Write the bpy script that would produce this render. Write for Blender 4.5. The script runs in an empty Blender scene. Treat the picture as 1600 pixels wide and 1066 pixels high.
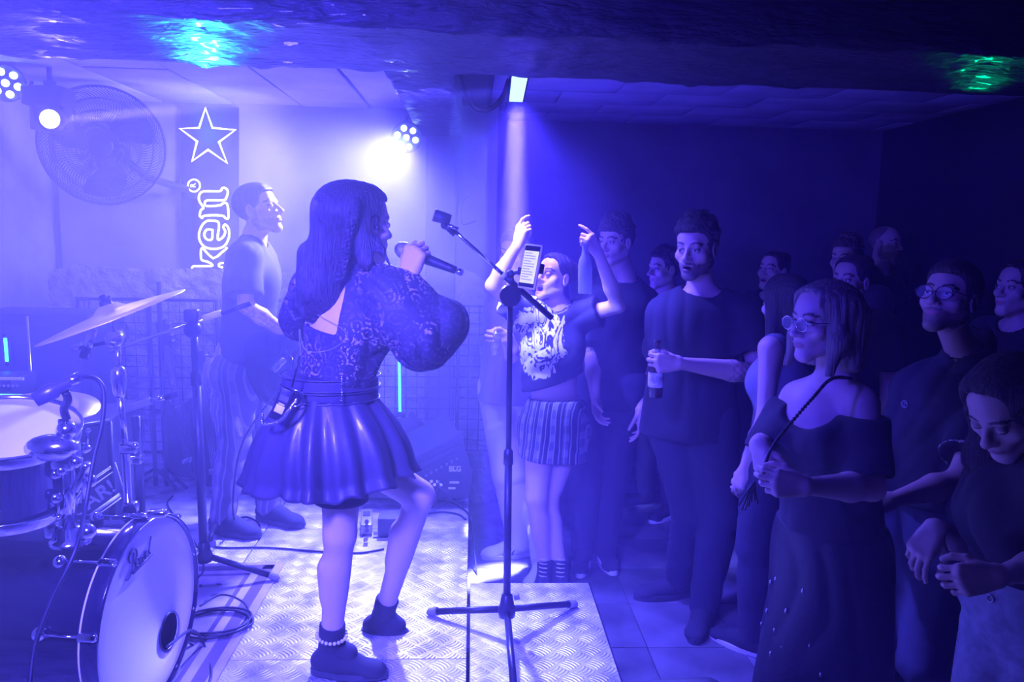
import bpy, bmesh, math, random
import numpy as np
from mathutils import Vector, Matrix, noise

random.seed(7)
rng = np.random.RandomState(7)
SC = bpy.context.scene
COL = SC.collection
PI = math.pi

# ------------------------------------------------------------------ camera
FPX = 1240.0
def _n(v): return np.array(v, float) / np.linalg.norm(v)
_yc = _n((738 - 800, -(362 - 533), -FPX))
_up = np.array((math.sin(math.radians(.8)), math.cos(math.radians(.8)), 0))
_zc = _n(_up - _yc * _up.dot(_yc))
_xc = np.cross(_yc, _zc)
CAMR = np.array((_xc, _yc, _zc))          # camera axes -> world
CAMP = np.array((0, 0, 1.72))

def ray(px, py):
    return CAMR @ np.array(((px - 800) / FPX, -(py - 533) / FPX, -1.0))
def P(px, py, Y):
    """world point on the ray of a pixel at depth Y"""
    d = ray(px, py)
    return Vector(CAMP + d * (Y / d[1]))
def Pz(px, py, z):
    d = ray(px, py)
    return Vector(CAMP + d * ((z - CAMP[2]) / d[2]))

cam = bpy.data.cameras.new('camera')
cam.lens = FPX / 1600 * 36; cam.sensor_width = 36; cam.clip_start = .05
cam_o = bpy.data.objects.new('camera', cam)
COL.objects.link(cam_o)
M4 = Matrix([list(CAMR[i]) + [CAMP[i]] for i in range(3)] + [[0, 0, 0, 1]])
cam_o.matrix_world = M4
SC.camera = cam_o

# ------------------------------------------------------------------ exposure, world, lights
SC.view_settings.view_transform = 'Standard'
SC.view_settings.look = 'None'
SC.view_settings.gamma = 1
SC.view_settings.use_curve_mapping = False
SC.view_settings.exposure = 0.0
SC.cycles.use_denoising = True
SC.cycles.max_bounces = 5
SC.cycles.diffuse_bounces = 2
SC.cycles.glossy_bounces = 2
SC.cycles.transmission_bounces = 4
SC.cycles.volume_bounces = 1
SC.cycles.use_adaptive_sampling = False
SC.cycles.sample_clamp_indirect = 8.0

w = bpy.data.worlds.new('world'); SC.world = w; w.use_nodes = True
bg = w.node_tree.nodes['Background']
bg.inputs[0].default_value = (0.012, 0.004, 1, 1)
bg.inputs[1].default_value = 0.018

BLUE = (0.078, 0.060, 1.0)
CYAN = (0.10, 0.16, 1.0)
def spot(name, loc, target, power, color, angle, blend=.5, radius=.05):
    l = bpy.data.lights.new(name, 'SPOT'); l.energy = power; l.color = color
    l.spot_size = math.radians(angle); l.spot_blend = blend; l.shadow_soft_size = radius
    o = bpy.data.objects.new(name, l); COL.objects.link(o)
    o.location = loc
    o.rotation_euler = (Vector(target) - Vector(loc)).to_track_quat('-Z', 'Y').to_euler()
    return o
PAR_AT = P(635, 215, 4.55)
HEAD_AT = P(92, 190, 3.9)
BAR_AT = P(808, 138, 3.75)
DEEP = (0.040, 0.018, 1.0)
DEEP = (0.040, 0.020, 1.0)
PARC = (0.115, 0.115, 1.0)
spot('par_wash', PAR_AT + Vector((-.03, -.08, -.03)), (-1.15, 2.3, .5), 2600, PARC, 88, .7, .06)
spot('deck_lamp', (-.12, 3.15, 2.36), (-.12, 3.20, .27), 4200, CYAN, 92, .8, .05)
spot('moving_head_beam', HEAD_AT + Vector((.06, -.08, 0)), P(520, 150, 3.5), 30000, BLUE, 4.5, .6, .02)
spot('moving_head_flood', HEAD_AT + Vector((.06, -.10, 0)), (.6, 1.8, 1.0), 70, BLUE, 110, 1, .04)
spot('led_bar_beam', P(807, 160, 3.7), P(798, 640, 3.72), 70000, PARC, 12, .9, .04)
spot('led_bar_spill', P(807, 160, 3.6), P(850, 640, 3.3), 600, BLUE, 100, .8, .06)
spot('audience_ceiling_fill', (.25, 4.6, 1.1), (1.2, 4.4, 2.5), 90, DEEP, 140, 1, .1)  # added spot without a fixture, brightens the audience ceiling
spot('singer_fill', (-.75, .7, 2.2), (-.35, 2.6, .8), 1100, BLUE, 60, .9, .12)  # added front fill, only there to brighten the singer
spot('front_wash', (-1.3, 1.3, 2.15), (1.1, 3.9, 1.1), 480, DEEP, 72, .9, .10)
spot('drum_wash', (-.9, .5, 2.15), (-1.2, 3.2, .7), 900, BLUE, 90, .8, .12)
spot('left_par_wash', P(12, 128, 3.9) + Vector((.05, -.10, -.05)), (-1.0, 3.0, .3), 260, BLUE, 70, .9, .08)
spot('left_wall_fill', P(470, 240, 4.45), P(110, 300, 5.1), 320, PARC, 120, 1, .10)  # added unseen spot, lifts the wall so the fan stands out
spot('crowd_fill', (-.45, 3.1, 2.25), P(868, 500, 3.7), 900, PARC, 30, .8, .04)  # added spot, brightens the cheering woman's face and shirt
spot('ceiling_fill', P(430, 520, 4.5), P(300, 110, 3.9), 300, BLUE, 130, 1, .15)  # added fill aimed up at the stage ceiling, no fixture built
spot('beam_glint_fill', (-.35, .7, 2.1), P(730, 25, 2.36), 160, BLUE, 34, .9, .03)  # added spot, only raises glints on the beam's front face
def glint(name, px, py, power, color, angle):  # unseen helper spot, set where the beam underside mirrors it to the camera
    t = Pz(px, py, 2.27); m = Vector((0, 0, 2 * 2.27 - 1.72)); d = (t - m).normalized()
    spot(name, t + d * 1.1, t, power, color, angle, .6, .03)
glint('teal_glint', 322, 58, 45, (0.02, .55, .6), 22)  # added for the teal patch on the foil, no lamp stands there
glint('green_glint', 1535, 100, 2.2, (.0, .45, .22), 18)  # likewise added, makes the green patch at the right end

# ------------------------------------------------------------------ object helpers
def tag(o, label=None, cat=None, group=None, kind=None):
    if label: o['label'] = label
    if cat: o['category'] = cat
    if group: o['group'] = group
    if kind: o['kind'] = kind
    return o
def thing(name, loc, label, cat, group=None):
    o = bpy.data.objects.new(name, None); COL.objects.link(o)
    o.location = Vector(loc); o.empty_display_size = .1
    return tag(o, label, cat, group)
def link(name, me, parent=None, mats=()):
    o = bpy.data.objects.new(name, me); COL.objects.link(o)
    for m in mats:
        if m is not None: me.materials.append(m)
    if parent is not None:
        o.parent = parent
        # geometry is written in world space: cancel the chain of parents
        loc = Vector((0, 0, 0)); q = parent
        while q is not None:
            loc += q.location; q = q.parent
        o.location = -loc
    return o

class MB:
    """collects shapes in world space and links them as ONE mesh object"""
    def __init__(self): self.v = []; self.f = []; self.mi = []; self.smooth = []
    def add(self, vs, fs, mi=0, smooth=False):
        b = len(self.v)
        self.v += [tuple(x) for x in vs]
        for f in fs:
            self.f.append([i + b for i in f]); self.mi.append(mi); self.smooth.append(smooth)
        return self
    def box(self, c, s, rot=None, mi=0, bev=0):
        """box centred c with full sizes s; bevelled edges when bev > 0"""
        c = Vector(c); hx, hy, hz = s[0] / 2, s[1] / 2, s[2] / 2
        if bev <= 0:
            vs = [Vector((x, y, z)) for x in (-hx, hx) for y in (-hy, hy) for z in (-hz, hz)]
            fs = [(0, 1, 3, 2), (4, 6, 7, 5), (0, 4, 5, 1), (2, 3, 7, 6), (0, 2, 6, 4), (1, 5, 7, 3)]
        else:
            bm = bmesh.new(); bmesh.ops.create_cube(bm, size=1)
            for v in bm.verts: v.co = Vector((v.co.x * s[0], v.co.y * s[1], v.co.z * s[2]))
            bmesh.ops.bevel(bm, geom=bm.edges[:], offset=bev, segments=2, affect='EDGES', profile=.5)
            bm.verts.index_update()
            vs = [v.co.copy() for v in bm.verts]; fs = [[v.index for v in f.verts] for f in bm.faces]
            bm.free()
        if rot is not None: vs = [rot @ v for v in vs]
        return self.add([c + v for v in vs], fs, mi, bev > 0)
    def tube(self, pts, r, n=10, mi=0, caps=True, closed=False):
        pts = [Vector(p) for p in pts]
        m = len(pts)
        rs = r if isinstance(r, (list, tuple)) else [r] * m
        vs = []; fs = []
        up = None
        for i, p in enumerate(pts):
            if closed: t = pts[(i + 1) % m] - pts[i - 1]
            else: t = pts[min(i + 1, m - 1)] - pts[max(i - 1, 0)]
            if t.length < 1e-9: t = Vector((0, 0, 1))
            t.normalize()
            if up is None:
                up = t.orthogonal().normalized()
            else:
                up = up - t * up.dot(t)
                up = up.normalized() if up.length > 1e-6 else t.orthogonal().normalized()
            s = t.cross(up)
            for k in range(n):
                a = 2 * PI * k / n
                vs.append(p + (up * math.cos(a) + s * math.sin(a)) * rs[i])
        for i in range(m if closed else m - 1):
            for k in range(n):
                a0 = i * n + k; a1 = i * n + (k + 1) % n; j = (i + 1) % m
                fs.append((a0, a1, j * n + (k + 1) % n, j * n + k))
        self.add(vs, fs, mi, True)
        if caps and not closed:
            b = len(self.v) - len(vs)
            self.f.append([b + k for k in range(n)][::-1]); self.mi.append(mi); self.smooth.append(False)
            self.f.append([b + (m - 1) * n + k for k in range(n)]); self.mi.append(mi); self.smooth.append(False)
        return self
    def lathe(self, base, axis, prof, n=24, mi=0, smooth=True):
        """prof: list of (distance along axis, radius)"""
        base = Vector(base); ax = Vector(axis).normalized()
        u = ax.orthogonal().normalized(); s = ax.cross(u)
        vs = []; fs = []
        for (h, r) in prof:
            for k in range(n):
                a = 2 * PI * k / n
                vs.append(base + ax * h + (u * math.cos(a) + s * math.sin(a)) * max(r, 1e-5))
        for i in range(len(prof) - 1):
            for k in range(n):
                fs.append((i * n + k, i * n + (k + 1) % n, (i + 1) * n + (k + 1) % n, (i + 1) * n + k))
        return self.add(vs, fs, mi, smooth)
    def sphere(self, c, r, n=12, mi=0, sc=(1, 1, 1), rot=None):
        c = Vector(c); vs = []; fs = []; m = max(6, n // 2 + 2)
        for i in range(m + 1):
            th = PI * i / m
            for k in range(n):
                a = 2 * PI * k / n
                v = Vector((math.sin(th) * math.cos(a) * sc[0], math.sin(th) * math.sin(a) * sc[1], math.cos(th) * sc[2])) * r
                vs.append(c + (rot @ v if rot is not None else v))
        for i in range(m):
            for k in range(n):
                fs.append((i * n + k, (i + 1) * n + k, (i + 1) * n + (k + 1) % n, i * n + (k + 1) % n))
        return self.add(vs, fs, mi, True)
    def prism(self, poly, ext, mi=0):
        """closed polygon (world points) extruded by vector ext"""
        poly = [Vector(p) for p in poly]; ext = Vector(ext); n = len(poly)
        vs = poly + [p + ext for p in poly]
        fs = [list(range(n))[::-1], [n + i for i in range(n)]]
        fs += [(i, (i + 1) % n, n + (i + 1) % n, n + i) for i in range(n)]
        return self.add(vs, fs, mi, False)
    def build(self, name, mats, parent=None):
        me = bpy.data.meshes.new(name)
        me.from_pydata([tuple(v) for v in self.v], [], self.f)
        if not isinstance(mats, (list, tuple)): mats = [mats]
        me.polygons.foreach_set('material_index', self.mi)
        me.polygons.foreach_set('use_smooth', self.smooth)
        bm = bmesh.new(); bm.from_mesh(me)
        bmesh.ops.remove_doubles(bm, verts=bm.verts, dist=1e-6)
        bmesh.ops.recalc_face_normals(bm, faces=bm.faces); bm.to_mesh(me); bm.free()
        me.update()
        return link(name, me, parent, mats)

def bez(p0, p1, p2, p3, n=12):
    p0, p1, p2, p3 = map(Vector, (p0, p1, p2, p3))
    return [((1 - t) ** 3) * p0 + 3 * ((1 - t) ** 2) * t * p1 + 3 * (1 - t) * t * t * p2 + t ** 3 * p3 for t in [i / n for i in range(n + 1)]]
def spline(pts, k=6):
    """Catmull-Rom through the points"""
    pts = [Vector(p) for p in pts]; out = []
    q = [pts[0] * 2 - pts[1]] + pts + [pts[-1] * 2 - pts[-2]]
    for i in range(1, len(q) - 2):
        for j in range(k):
            t = j / k
            a, b, c, d = q[i - 1], q[i], q[i + 1], q[i + 2]
            out.append(.5 * ((2 * b) + (c - a) * t + (2 * a - 5 * b + 4 * c - d) * t * t + (3 * b - a - 3 * c + d) * t ** 3))
    out.append(pts[-1])
    return out
def axes_rot(x, y, z):
    return Matrix((x, y, z)).transposed()

# ------------------------------------------------------------------ materials
class NX:
    """tiny expression helper for shader maths"""
    def __init__(self, nt, sock): self.nt = nt; self.s = sock
    def _op(self, op, *o):
        n = self.nt.nodes.new('ShaderNodeMath'); n.operation = op
        for i, x in enumerate((self,) + o):
            if isinstance(x, NX): self.nt.links.new(x.s, n.inputs[i])
            else: n.inputs[i].default_value = x
        return NX(self.nt, n.outputs[0])
    def __add__(s, o): return s._op('ADD', o)
    def __sub__(s, o): return s._op('SUBTRACT', o)
    def __mul__(s, o): return s._op('MULTIPLY', o)
    def f(s, op, *o): return s._op(op, *o)

def mat(name, col, rough=.6, metal=0, bump=None, attr=None, spec=.5, emit=None, estr=0, var=None, coat=0, alpha=1, sheen=0, trans=0, aniso=None):
    """bump = (scale, strength, distance[, (sx,sy,sz)]);  var = (scale, amount): colour variation;  attr: colour attribute"""
    m = bpy.data.materials.new(name); m.use_nodes = True
    nt = m.node_tree; b = nt.nodes['Principled BSDF']
    b.inputs['Base Color'].default_value = (*col, 1)
    b.inputs['Roughness'].default_value = rough; b.inputs['Metallic'].default_value = metal
    b.inputs['Specular IOR Level'].default_value = spec
    b.inputs['Coat Weight'].default_value = coat
    b.inputs['Alpha'].default_value = alpha
    b.inputs['Sheen Weight'].default_value = sheen
    b.inputs['Transmission Weight'].default_value = trans
    if emit: b.inputs['Emission Color'].default_value = (*emit, 1); b.inputs['Emission Strength'].default_value = estr
    tc = None
    def coord(sc=None):
        nonlocal tc
        if tc is None: tc = nt.nodes.new('ShaderNodeTexCoord')
        if sc is None: return tc.outputs['Object']
        mp = nt.nodes.new('ShaderNodeMapping'); mp.inputs['Scale'].default_value = sc
        nt.links.new(tc.outputs['Object'], mp.inputs[0]); return mp.outputs[0]
    if attr:
        a = nt.nodes.new('ShaderNodeAttribute'); a.attribute_name = attr
        nt.links.new(a.outputs['Color'], b.inputs['Base Color'])
    if var:
        t = nt.nodes.new('ShaderNodeTexNoise'); t.inputs['Scale'].default_value = var[0]; t.inputs['Detail'].default_value = 6
        nt.links.new(coord(var[3] if len(var) > 3 else None), t.inputs['Vector'])
        r = nt.nodes.new('ShaderNodeValToRGB')
        r.color_ramp.elements[0].position = .35; r.color_ramp.elements[1].position = .65
        c2 = var[2] if len(var) > 2 and var[2] else [c * (1 - var[1]) for c in col]
        r.color_ramp.elements[0].color = (*c2, 1); r.color_ramp.elements[1].color = (*col, 1)
        nt.links.new(t.outputs[0], r.inputs[0]); nt.links.new(r.outputs[0], b.inputs['Base Color'])
    if bump:
        t = nt.nodes.new('ShaderNodeTexNoise'); t.inputs['Scale'].default_value = bump[0]; t.inputs['Detail'].default_value = 5
        nt.links.new(coord(bump[3] if len(bump) > 3 else None), t.inputs['Vector'])
        bp = nt.nodes.new('ShaderNodeBump'); bp.inputs['Strength'].default_value = bump[1]; bp.inputs['Distance'].default_value = bump[2]
        nt.links.new(t.outputs[0], bp.inputs['Height']); nt.links.new(bp.outputs[0], b.inputs['Normal'])
    return m

def tread_mat():
    m = mat('tread_plate', (.62, .62, .64), .46, .30)
    nt = m.node_tree; b = nt.nodes['Principled BSDF']
    tc = nt.nodes.new('ShaderNodeTexCoord'); sp = nt.nodes.new('ShaderNodeSeparateXYZ')
    nt.links.new(tc.outputs['Object'], sp.inputs[0])
    X = NX(nt, sp.outputs[0]); Y = NX(nt, sp.outputs[1]); s = 1 / .088
    u = (X + Y) * s; v = (X - Y) * s
    iu = u.f('FLOOR'); iv = v.f('FLOOR'); par = (iu + iv).f('MODULO', 2).f('ABSOLUTE')
    fu = u - iu - .5; fv = v - iv - .5
    a = fu + (fv - fu) * par; c = fv + (fu - fv) * par
    cc = c + a * a * .5
    st = (cc * (2 * PI * 4.6)).f('COSINE').f('MULTIPLY_ADD', .5, .5)
    ma = a.f('ABSOLUTE').f('MULTIPLY_ADD', -8, 3.6).f('MINIMUM', 1).f('MAXIMUM', 0)
    mc = c.f('ABSOLUTE').f('MULTIPLY_ADD', -10, 4.8).f('MINIMUM', 1).f('MAXIMUM', 0)
    h = st.f('POWER', 1.5) * ma * mc
    n = nt.nodes.new('ShaderNodeTexNoise'); n.inputs['Scale'].default_value = 7; n.inputs['Detail'].default_value = 7
    nt.links.new(tc.outputs['Object'], n.inputs['Vector'])
    bp = nt.nodes.new('ShaderNodeBump'); bp.inputs['Strength'].default_value = .8; bp.inputs['Distance'].default_value = .003
    nt.links.new(h.s, bp.inputs['Height']); nt.links.new(bp.outputs[0], b.inputs['Normal'])
    r = nt.nodes.new('ShaderNodeValToRGB')
    r.color_ramp.elements[0].position = .36; r.color_ramp.elements[0].color = (.30, .29, .30, 1)
    r.color_ramp.elements[1].position = .56; r.color_ramp.elements[1].color = (.66, .66, .68, 1)
    nt.links.new(n.outputs[0], r.inputs[0]); nt.links.new(r.outputs[0], b.inputs['Base Color'])
    return m

def glow(name, col, s):
    m = bpy.data.materials.new(name); m.use_nodes = True; nt = m.node_tree
    nt.nodes.remove(nt.nodes['Principled BSDF'])
    e = nt.nodes.new('ShaderNodeEmission'); e.inputs[0].default_value = (*col, 1); e.inputs[1].default_value = s
    nt.links.new(e.outputs[0], nt.nodes['Material Output'].inputs[0]); return m

BLACK = mat('black_metal', (.022, .022, .025), .38, .3)
CHROME = mat('chrome', (.85, .85, .88), .12, 1)
RUBBER = mat('grey_rubber', (.22, .22, .24), .8)
DARKPL = mat('black_plastic', (.03, .03, .034), .45, bump=(300, .3, .001))
CABLE = mat('cable_rubber', (.015, .015, .018), .5)
WHITE = mat('white_plastic', (.8, .8, .8), .4)
# ------------------------------------------------------------------ the room
ZC = 2.45; ZS = .27; YB = 5.0
XL = P(78, 300, YB).x; XR = 3.06
SEAM = Pz(730, 930, ZS).x
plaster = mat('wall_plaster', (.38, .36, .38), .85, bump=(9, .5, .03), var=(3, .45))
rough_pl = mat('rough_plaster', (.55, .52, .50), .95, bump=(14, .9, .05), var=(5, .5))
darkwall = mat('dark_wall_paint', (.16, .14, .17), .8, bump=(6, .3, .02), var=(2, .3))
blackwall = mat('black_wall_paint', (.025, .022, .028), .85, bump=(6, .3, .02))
ceilm = mat('ceiling_board', (.60, .58, .58), .8, bump=(40, .35, .006), var=(4, .25))
ceild = mat('ceiling_tile', (.5, .48, .5), .85, bump=(40, .35, .006), var=(4, .25))
dark = mat('dark_gap', (.02, .02, .02), .9)
foil = mat('foil_wrap', (.05, .047, .055), .40, .0, bump=(22, .9, .03, (.5, 2.0, 2.0)), coat=.15)
floor_m = mat('floor_tiles', (.20, .19, .20), .55, bump=(18, .35, .006), var=(5, .5))
tread = tread_mat()
PLI = mat('drywall', (.40, .38, .40), .85, bump=(5, .4, .02), var=(2.2, .35))

def structure(name, mb, m, parent=None):
    o = mb.build(name, m, parent)
    if parent is None: o['kind'] = 'structure'
    return o

# floor: worn square tiles as far as they can be told apart
fl = MB().box((0, 2.4, -.03), (8, 9.2, .04)); floor = structure('floor', fl, dark)
ts = .40
tile_meshes = []
for k in range(4):
    b = MB()
    d = .004
    b.box((0, 0, 0), (ts - .004, ts - .004, .012), bev=.0008)
    o = b.build('floor_tile', floor_m, floor); tile_meshes.append(o.data)
    bpy.data.objects.remove(o)
nt_ = 0
for i in range(0, 9):
    for j in range(0, 11):
        x = SEAM + .06 + ts * (i + .5) - .1; y = 1.5 + ts * (j + .5)
        if x > XR - .2: continue
        o = bpy.data.objects.new('floor_tile', tile_meshes[nt_ % 4]); COL.objects.link(o); o.parent = floor
        o.location = (x, y, -.005 + rng.uniform(-.001, .001)); o.rotation_euler = (rng.uniform(-.003, .003), rng.uniform(-.003, .003), rng.uniform(-.004, .004)); nt_ += 1

# stage: aluminium tread plate decks on a black frame
stage = thing('stage_platform', (SEAM - 1.4, 3, 0), 'low stage of silver tread-plate decks that the singer stands on', 'stage')
MB().box((SEAM - 1.45, 2.5, .12), (2.84, 5.0, .23)).build('frame', BLACK, stage)
xe = SEAM
ys = [0.2, 1.35, 2.55, 3.75, 4.98]
for i in range(3):
    x1 = xe - i * .98; x0 = x1 - .974
    for j in range(4):
        b = MB(); b.box(((x0 + x1) / 2, (ys[j] + ys[j + 1]) / 2, ZS - .012), (x1 - x0, ys[j + 1] - ys[j] - .004, .024), bev=.002)
        b.build('deck_panel', tread, stage)
RE = Pz(920, 912, ZS); YF = Pz(825, 911, ZS).y
step = thing('stage_extension', (.3, 2.4, 0), 'small tread-plate platform under the tripod microphone stand, beside the stage', 'platform')
MB().box(((SEAM + RE.x) / 2 + .008, YF / 2, .122), (RE.x - SEAM - .04, YF - .05, .232)).build('frame', BLACK, step)
bx_ = MB().box(((SEAM + RE.x) / 2 + .006, YF / 2, ZS - .012), (RE.x - SEAM - .012, YF, .024), bev=.002)
bx_.build('deck_panel', tread, step)
MB().box((RE.x + .002, YF / 2, ZS - .02), (.006, YF, .04)).build('edge_trim', CHROME, step)

# walls
structure('wall_back', MB().box(((XL + .1) / 2 + .05, YB + .1, 1.3), (-XL + .1, .2, 2.7)), PLI)
structure('wall_left', MB().box((XL - .1, 1.8, 1.3), (.2, 6.8, 2.7)), plaster)
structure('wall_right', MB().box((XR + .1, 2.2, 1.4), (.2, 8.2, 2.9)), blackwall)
XC0 = P(667, 300, YB).x; XC1 = P(713, 300, YB - .1).x
YA = 5.95; ZA = 2.53
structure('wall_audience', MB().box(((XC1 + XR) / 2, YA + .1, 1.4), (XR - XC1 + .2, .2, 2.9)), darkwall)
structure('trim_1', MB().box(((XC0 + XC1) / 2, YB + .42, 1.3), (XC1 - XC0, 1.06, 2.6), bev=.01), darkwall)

# rough lower plaster: a knee wall with an uneven top edge
def knee(name, px0, px1, tops, Y, th, n=60):
    b = MB(); vs = []; fs = []
    rows = 14
    a = P(px0, 600, Y).x; c = P(px1, 600, Y).x
    for i in range(n + 1):
        t = i / n; x = a + (c - a) * t
        px = px0 + (px1 - px0) * t
        py = np.interp(px, [q[0] for q in tops], [q[1] for q in tops])
        zt = P(px, py, Y).z + .018 * noise.noise(Vector((x * 9, 3, 0)))
        for j in range(rows + 1):
            z = zt * j / rows
            y = Y + .022 * noise.noise(Vector((x * 4, z * 4, 7))) + .01 * noise.noise(Vector((x * 15, z * 15, 2)))
            vs.append((x, y, z))
        vs.append((x, Y + th, zt - .01)); vs.append((x, Y + th, 0))
    m = rows + 3
    for i in range(n):
        for j in range(m):
            fs.append((i * m + j, (i + 1) * m + j, (i + 1) * m + (j + 1) % m, i * m + (j + 1) % m))
    fs.append(list(range(m))); fs.append([n * m + j for j in range(m)][::-1])
    b.add(vs, fs, 0, False)
    return structure(name, b, rough_pl)
knee('trim_2', 70, 800, [(70, 430), (130, 412), (200, 420), (300, 419), (420, 425), (560, 430), (640, 432), (700, 413), (735, 425), (765, 450), (800, 476)], YB - .09, .12)
# ceilings
ceiling = structure('ceiling', MB().box(((XL + XC1) / 2, 1.8, ZC + .08), (XC1 - XL + .4, 6.8, .1)), dark)
pw = .41; pn = 0
for i in range(-1, 9):
    x0 = XL + i * pw - .12
    if x0 > XC0: continue
    off = (i % 3) * .42
    for j in range(6):
        y0 = 1.9 + off + j * 1.24 - 1.24; y1 = y0 + 1.232
        y0 = max(y0, 2.2); y1 = min(y1, YB)
        if y1 - y0 < .1: continue
        x1 = min(x0 + pw - .015, XC0)
        if x1 - x0 < .05: continue
        MB().box(((x0 + x1) / 2, (y0 + y1) / 2, ZC + .012 + rng.uniform(-.004, .004)), (x1 - x0, y1 - y0, .024), bev=.002).build('ceiling_panel', ceilm, ceiling)
ceil2 = structure('ceiling_audience', MB().box(((XC1 + XR) / 2 + .1, 2.2, ZA + .08), (XR - XC1 + .4, 8, .1)), dark)
for i in range(6):
    for j in range(8):
        x0 = XC1 + i * .61 + (.3 if j % 2 else 0) - .3; x1 = x0 + .602; y0 = 2.6 + j * .42; y1 = min(y0 + .413, YA)
        x0 = max(x0, XC1); x1 = min(x1, XR)
        if y1 - y0 < .05 or x1 - x0 < .05: continue
        MB().box(((x0 + x1) / 2, (y0 + y1) / 2, ZA + .012 + rng.uniform(-.003, .003)), (x1 - x0, y1 - y0, .024), bev=.002).build('ceiling_tile', ceild, ceil2)
tag(MB().box((P(1215, 142, 3.35).x, 3.42, ZA - .02), (1.0, .05, .035), bev=.006).build('cable_duct', ceilm), 'long pale cable duct on the dark ceiling right of the light bar', 'duct')

# foil-wrapped beams (crinkled plastic film over the beam)
def foil_beam(name, x0, x1, y0, y1, z0, z1, along, seed, skew=0.0):
    """wrap: a crinkled skin around a beam; along = 'x' or 'y'"""
    n = 260 if along == 'x' else 150
    b = MB(); vs = []; fs = []
    A0, A1 = (x0, x1) if along == 'x' else (y0, y1)
    B0, B1 = (y0, y1) if along == 'x' else (x0, x1)
    path = []
    for q in range(14): path.append((B0, z1 + (z0 - z1) * q / 14, 0))
    for q in range(22): path.append((B0 + (B1 - B0) * q / 22, z0, 1))
    for q in range(15): path.append((B1, z0 + (z1 - z0) * q / 14, 2))
    m = len(path)
    for i in range(n + 1):
        a = A0 + (A1 - A0) * i / n
        for (bb, z, s) in path:
            q = Vector((a * 3.0, bb * 9, z * 9 + seed)) if along == 'x' else Vector((a * 7, bb * 3.5, z * 5 + seed))
            d = .014 * noise.noise(q) + .014 * abs(noise.noise(q * 2.7)) + .010 * abs(noise.noise(q * 6))
            sag = -.012 * abs(noise.noise(Vector((a * 1.3, seed, 0))))
            dy = -d if s == 0 else (d if s == 2 else 0)
            dz = (-d + sag) if s == 1 else 0
            if along == 'x':
                f0 = EF0[0] + EF0[1] * a; f1 = EF1[0] + EF1[1] * a
                vs.append((a, f0 + (f1 - f0) * (bb - B0) / (B1 - B0) + dy, z + dz))
            else: vs.append((bb + dy, a, z + dz))
    for i in range(n):
        for j in range(m - 1):
            fs.append((i * m + j, (i + 1) * m + j, (i + 1) * m + j + 1, i * m + j + 1))
    b.add(vs, fs, 0, True)
    return structure(name, b, foil)
ZB = 2.28
YN = P(400, 20, 2.4); 
yb0, yb1 = 2.36, 2.98
def _edge(p, q):
    a, b = Pz(p[0], p[1], ZB), Pz(q[0], q[1], ZB); k = (b.y - a.y) / (b.x - a.x); return (a.y - k * a.x, k)
EF0 = _edge((0, 8), (1600, 85)); EF1 = _edge((0, 86), (1600, 150))
foil_beam('beam_front', XL - .1, XR, yb0, yb1, ZB, ZC + .12, 'x', 1.7, .012)
foil_beam('beam_side', P(600, 108, yb1).x, P(706, 112, yb1).x, yb1 - .03, YB - .02, ZB + .02, ZC + .12, 'y', 5.1)
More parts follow.
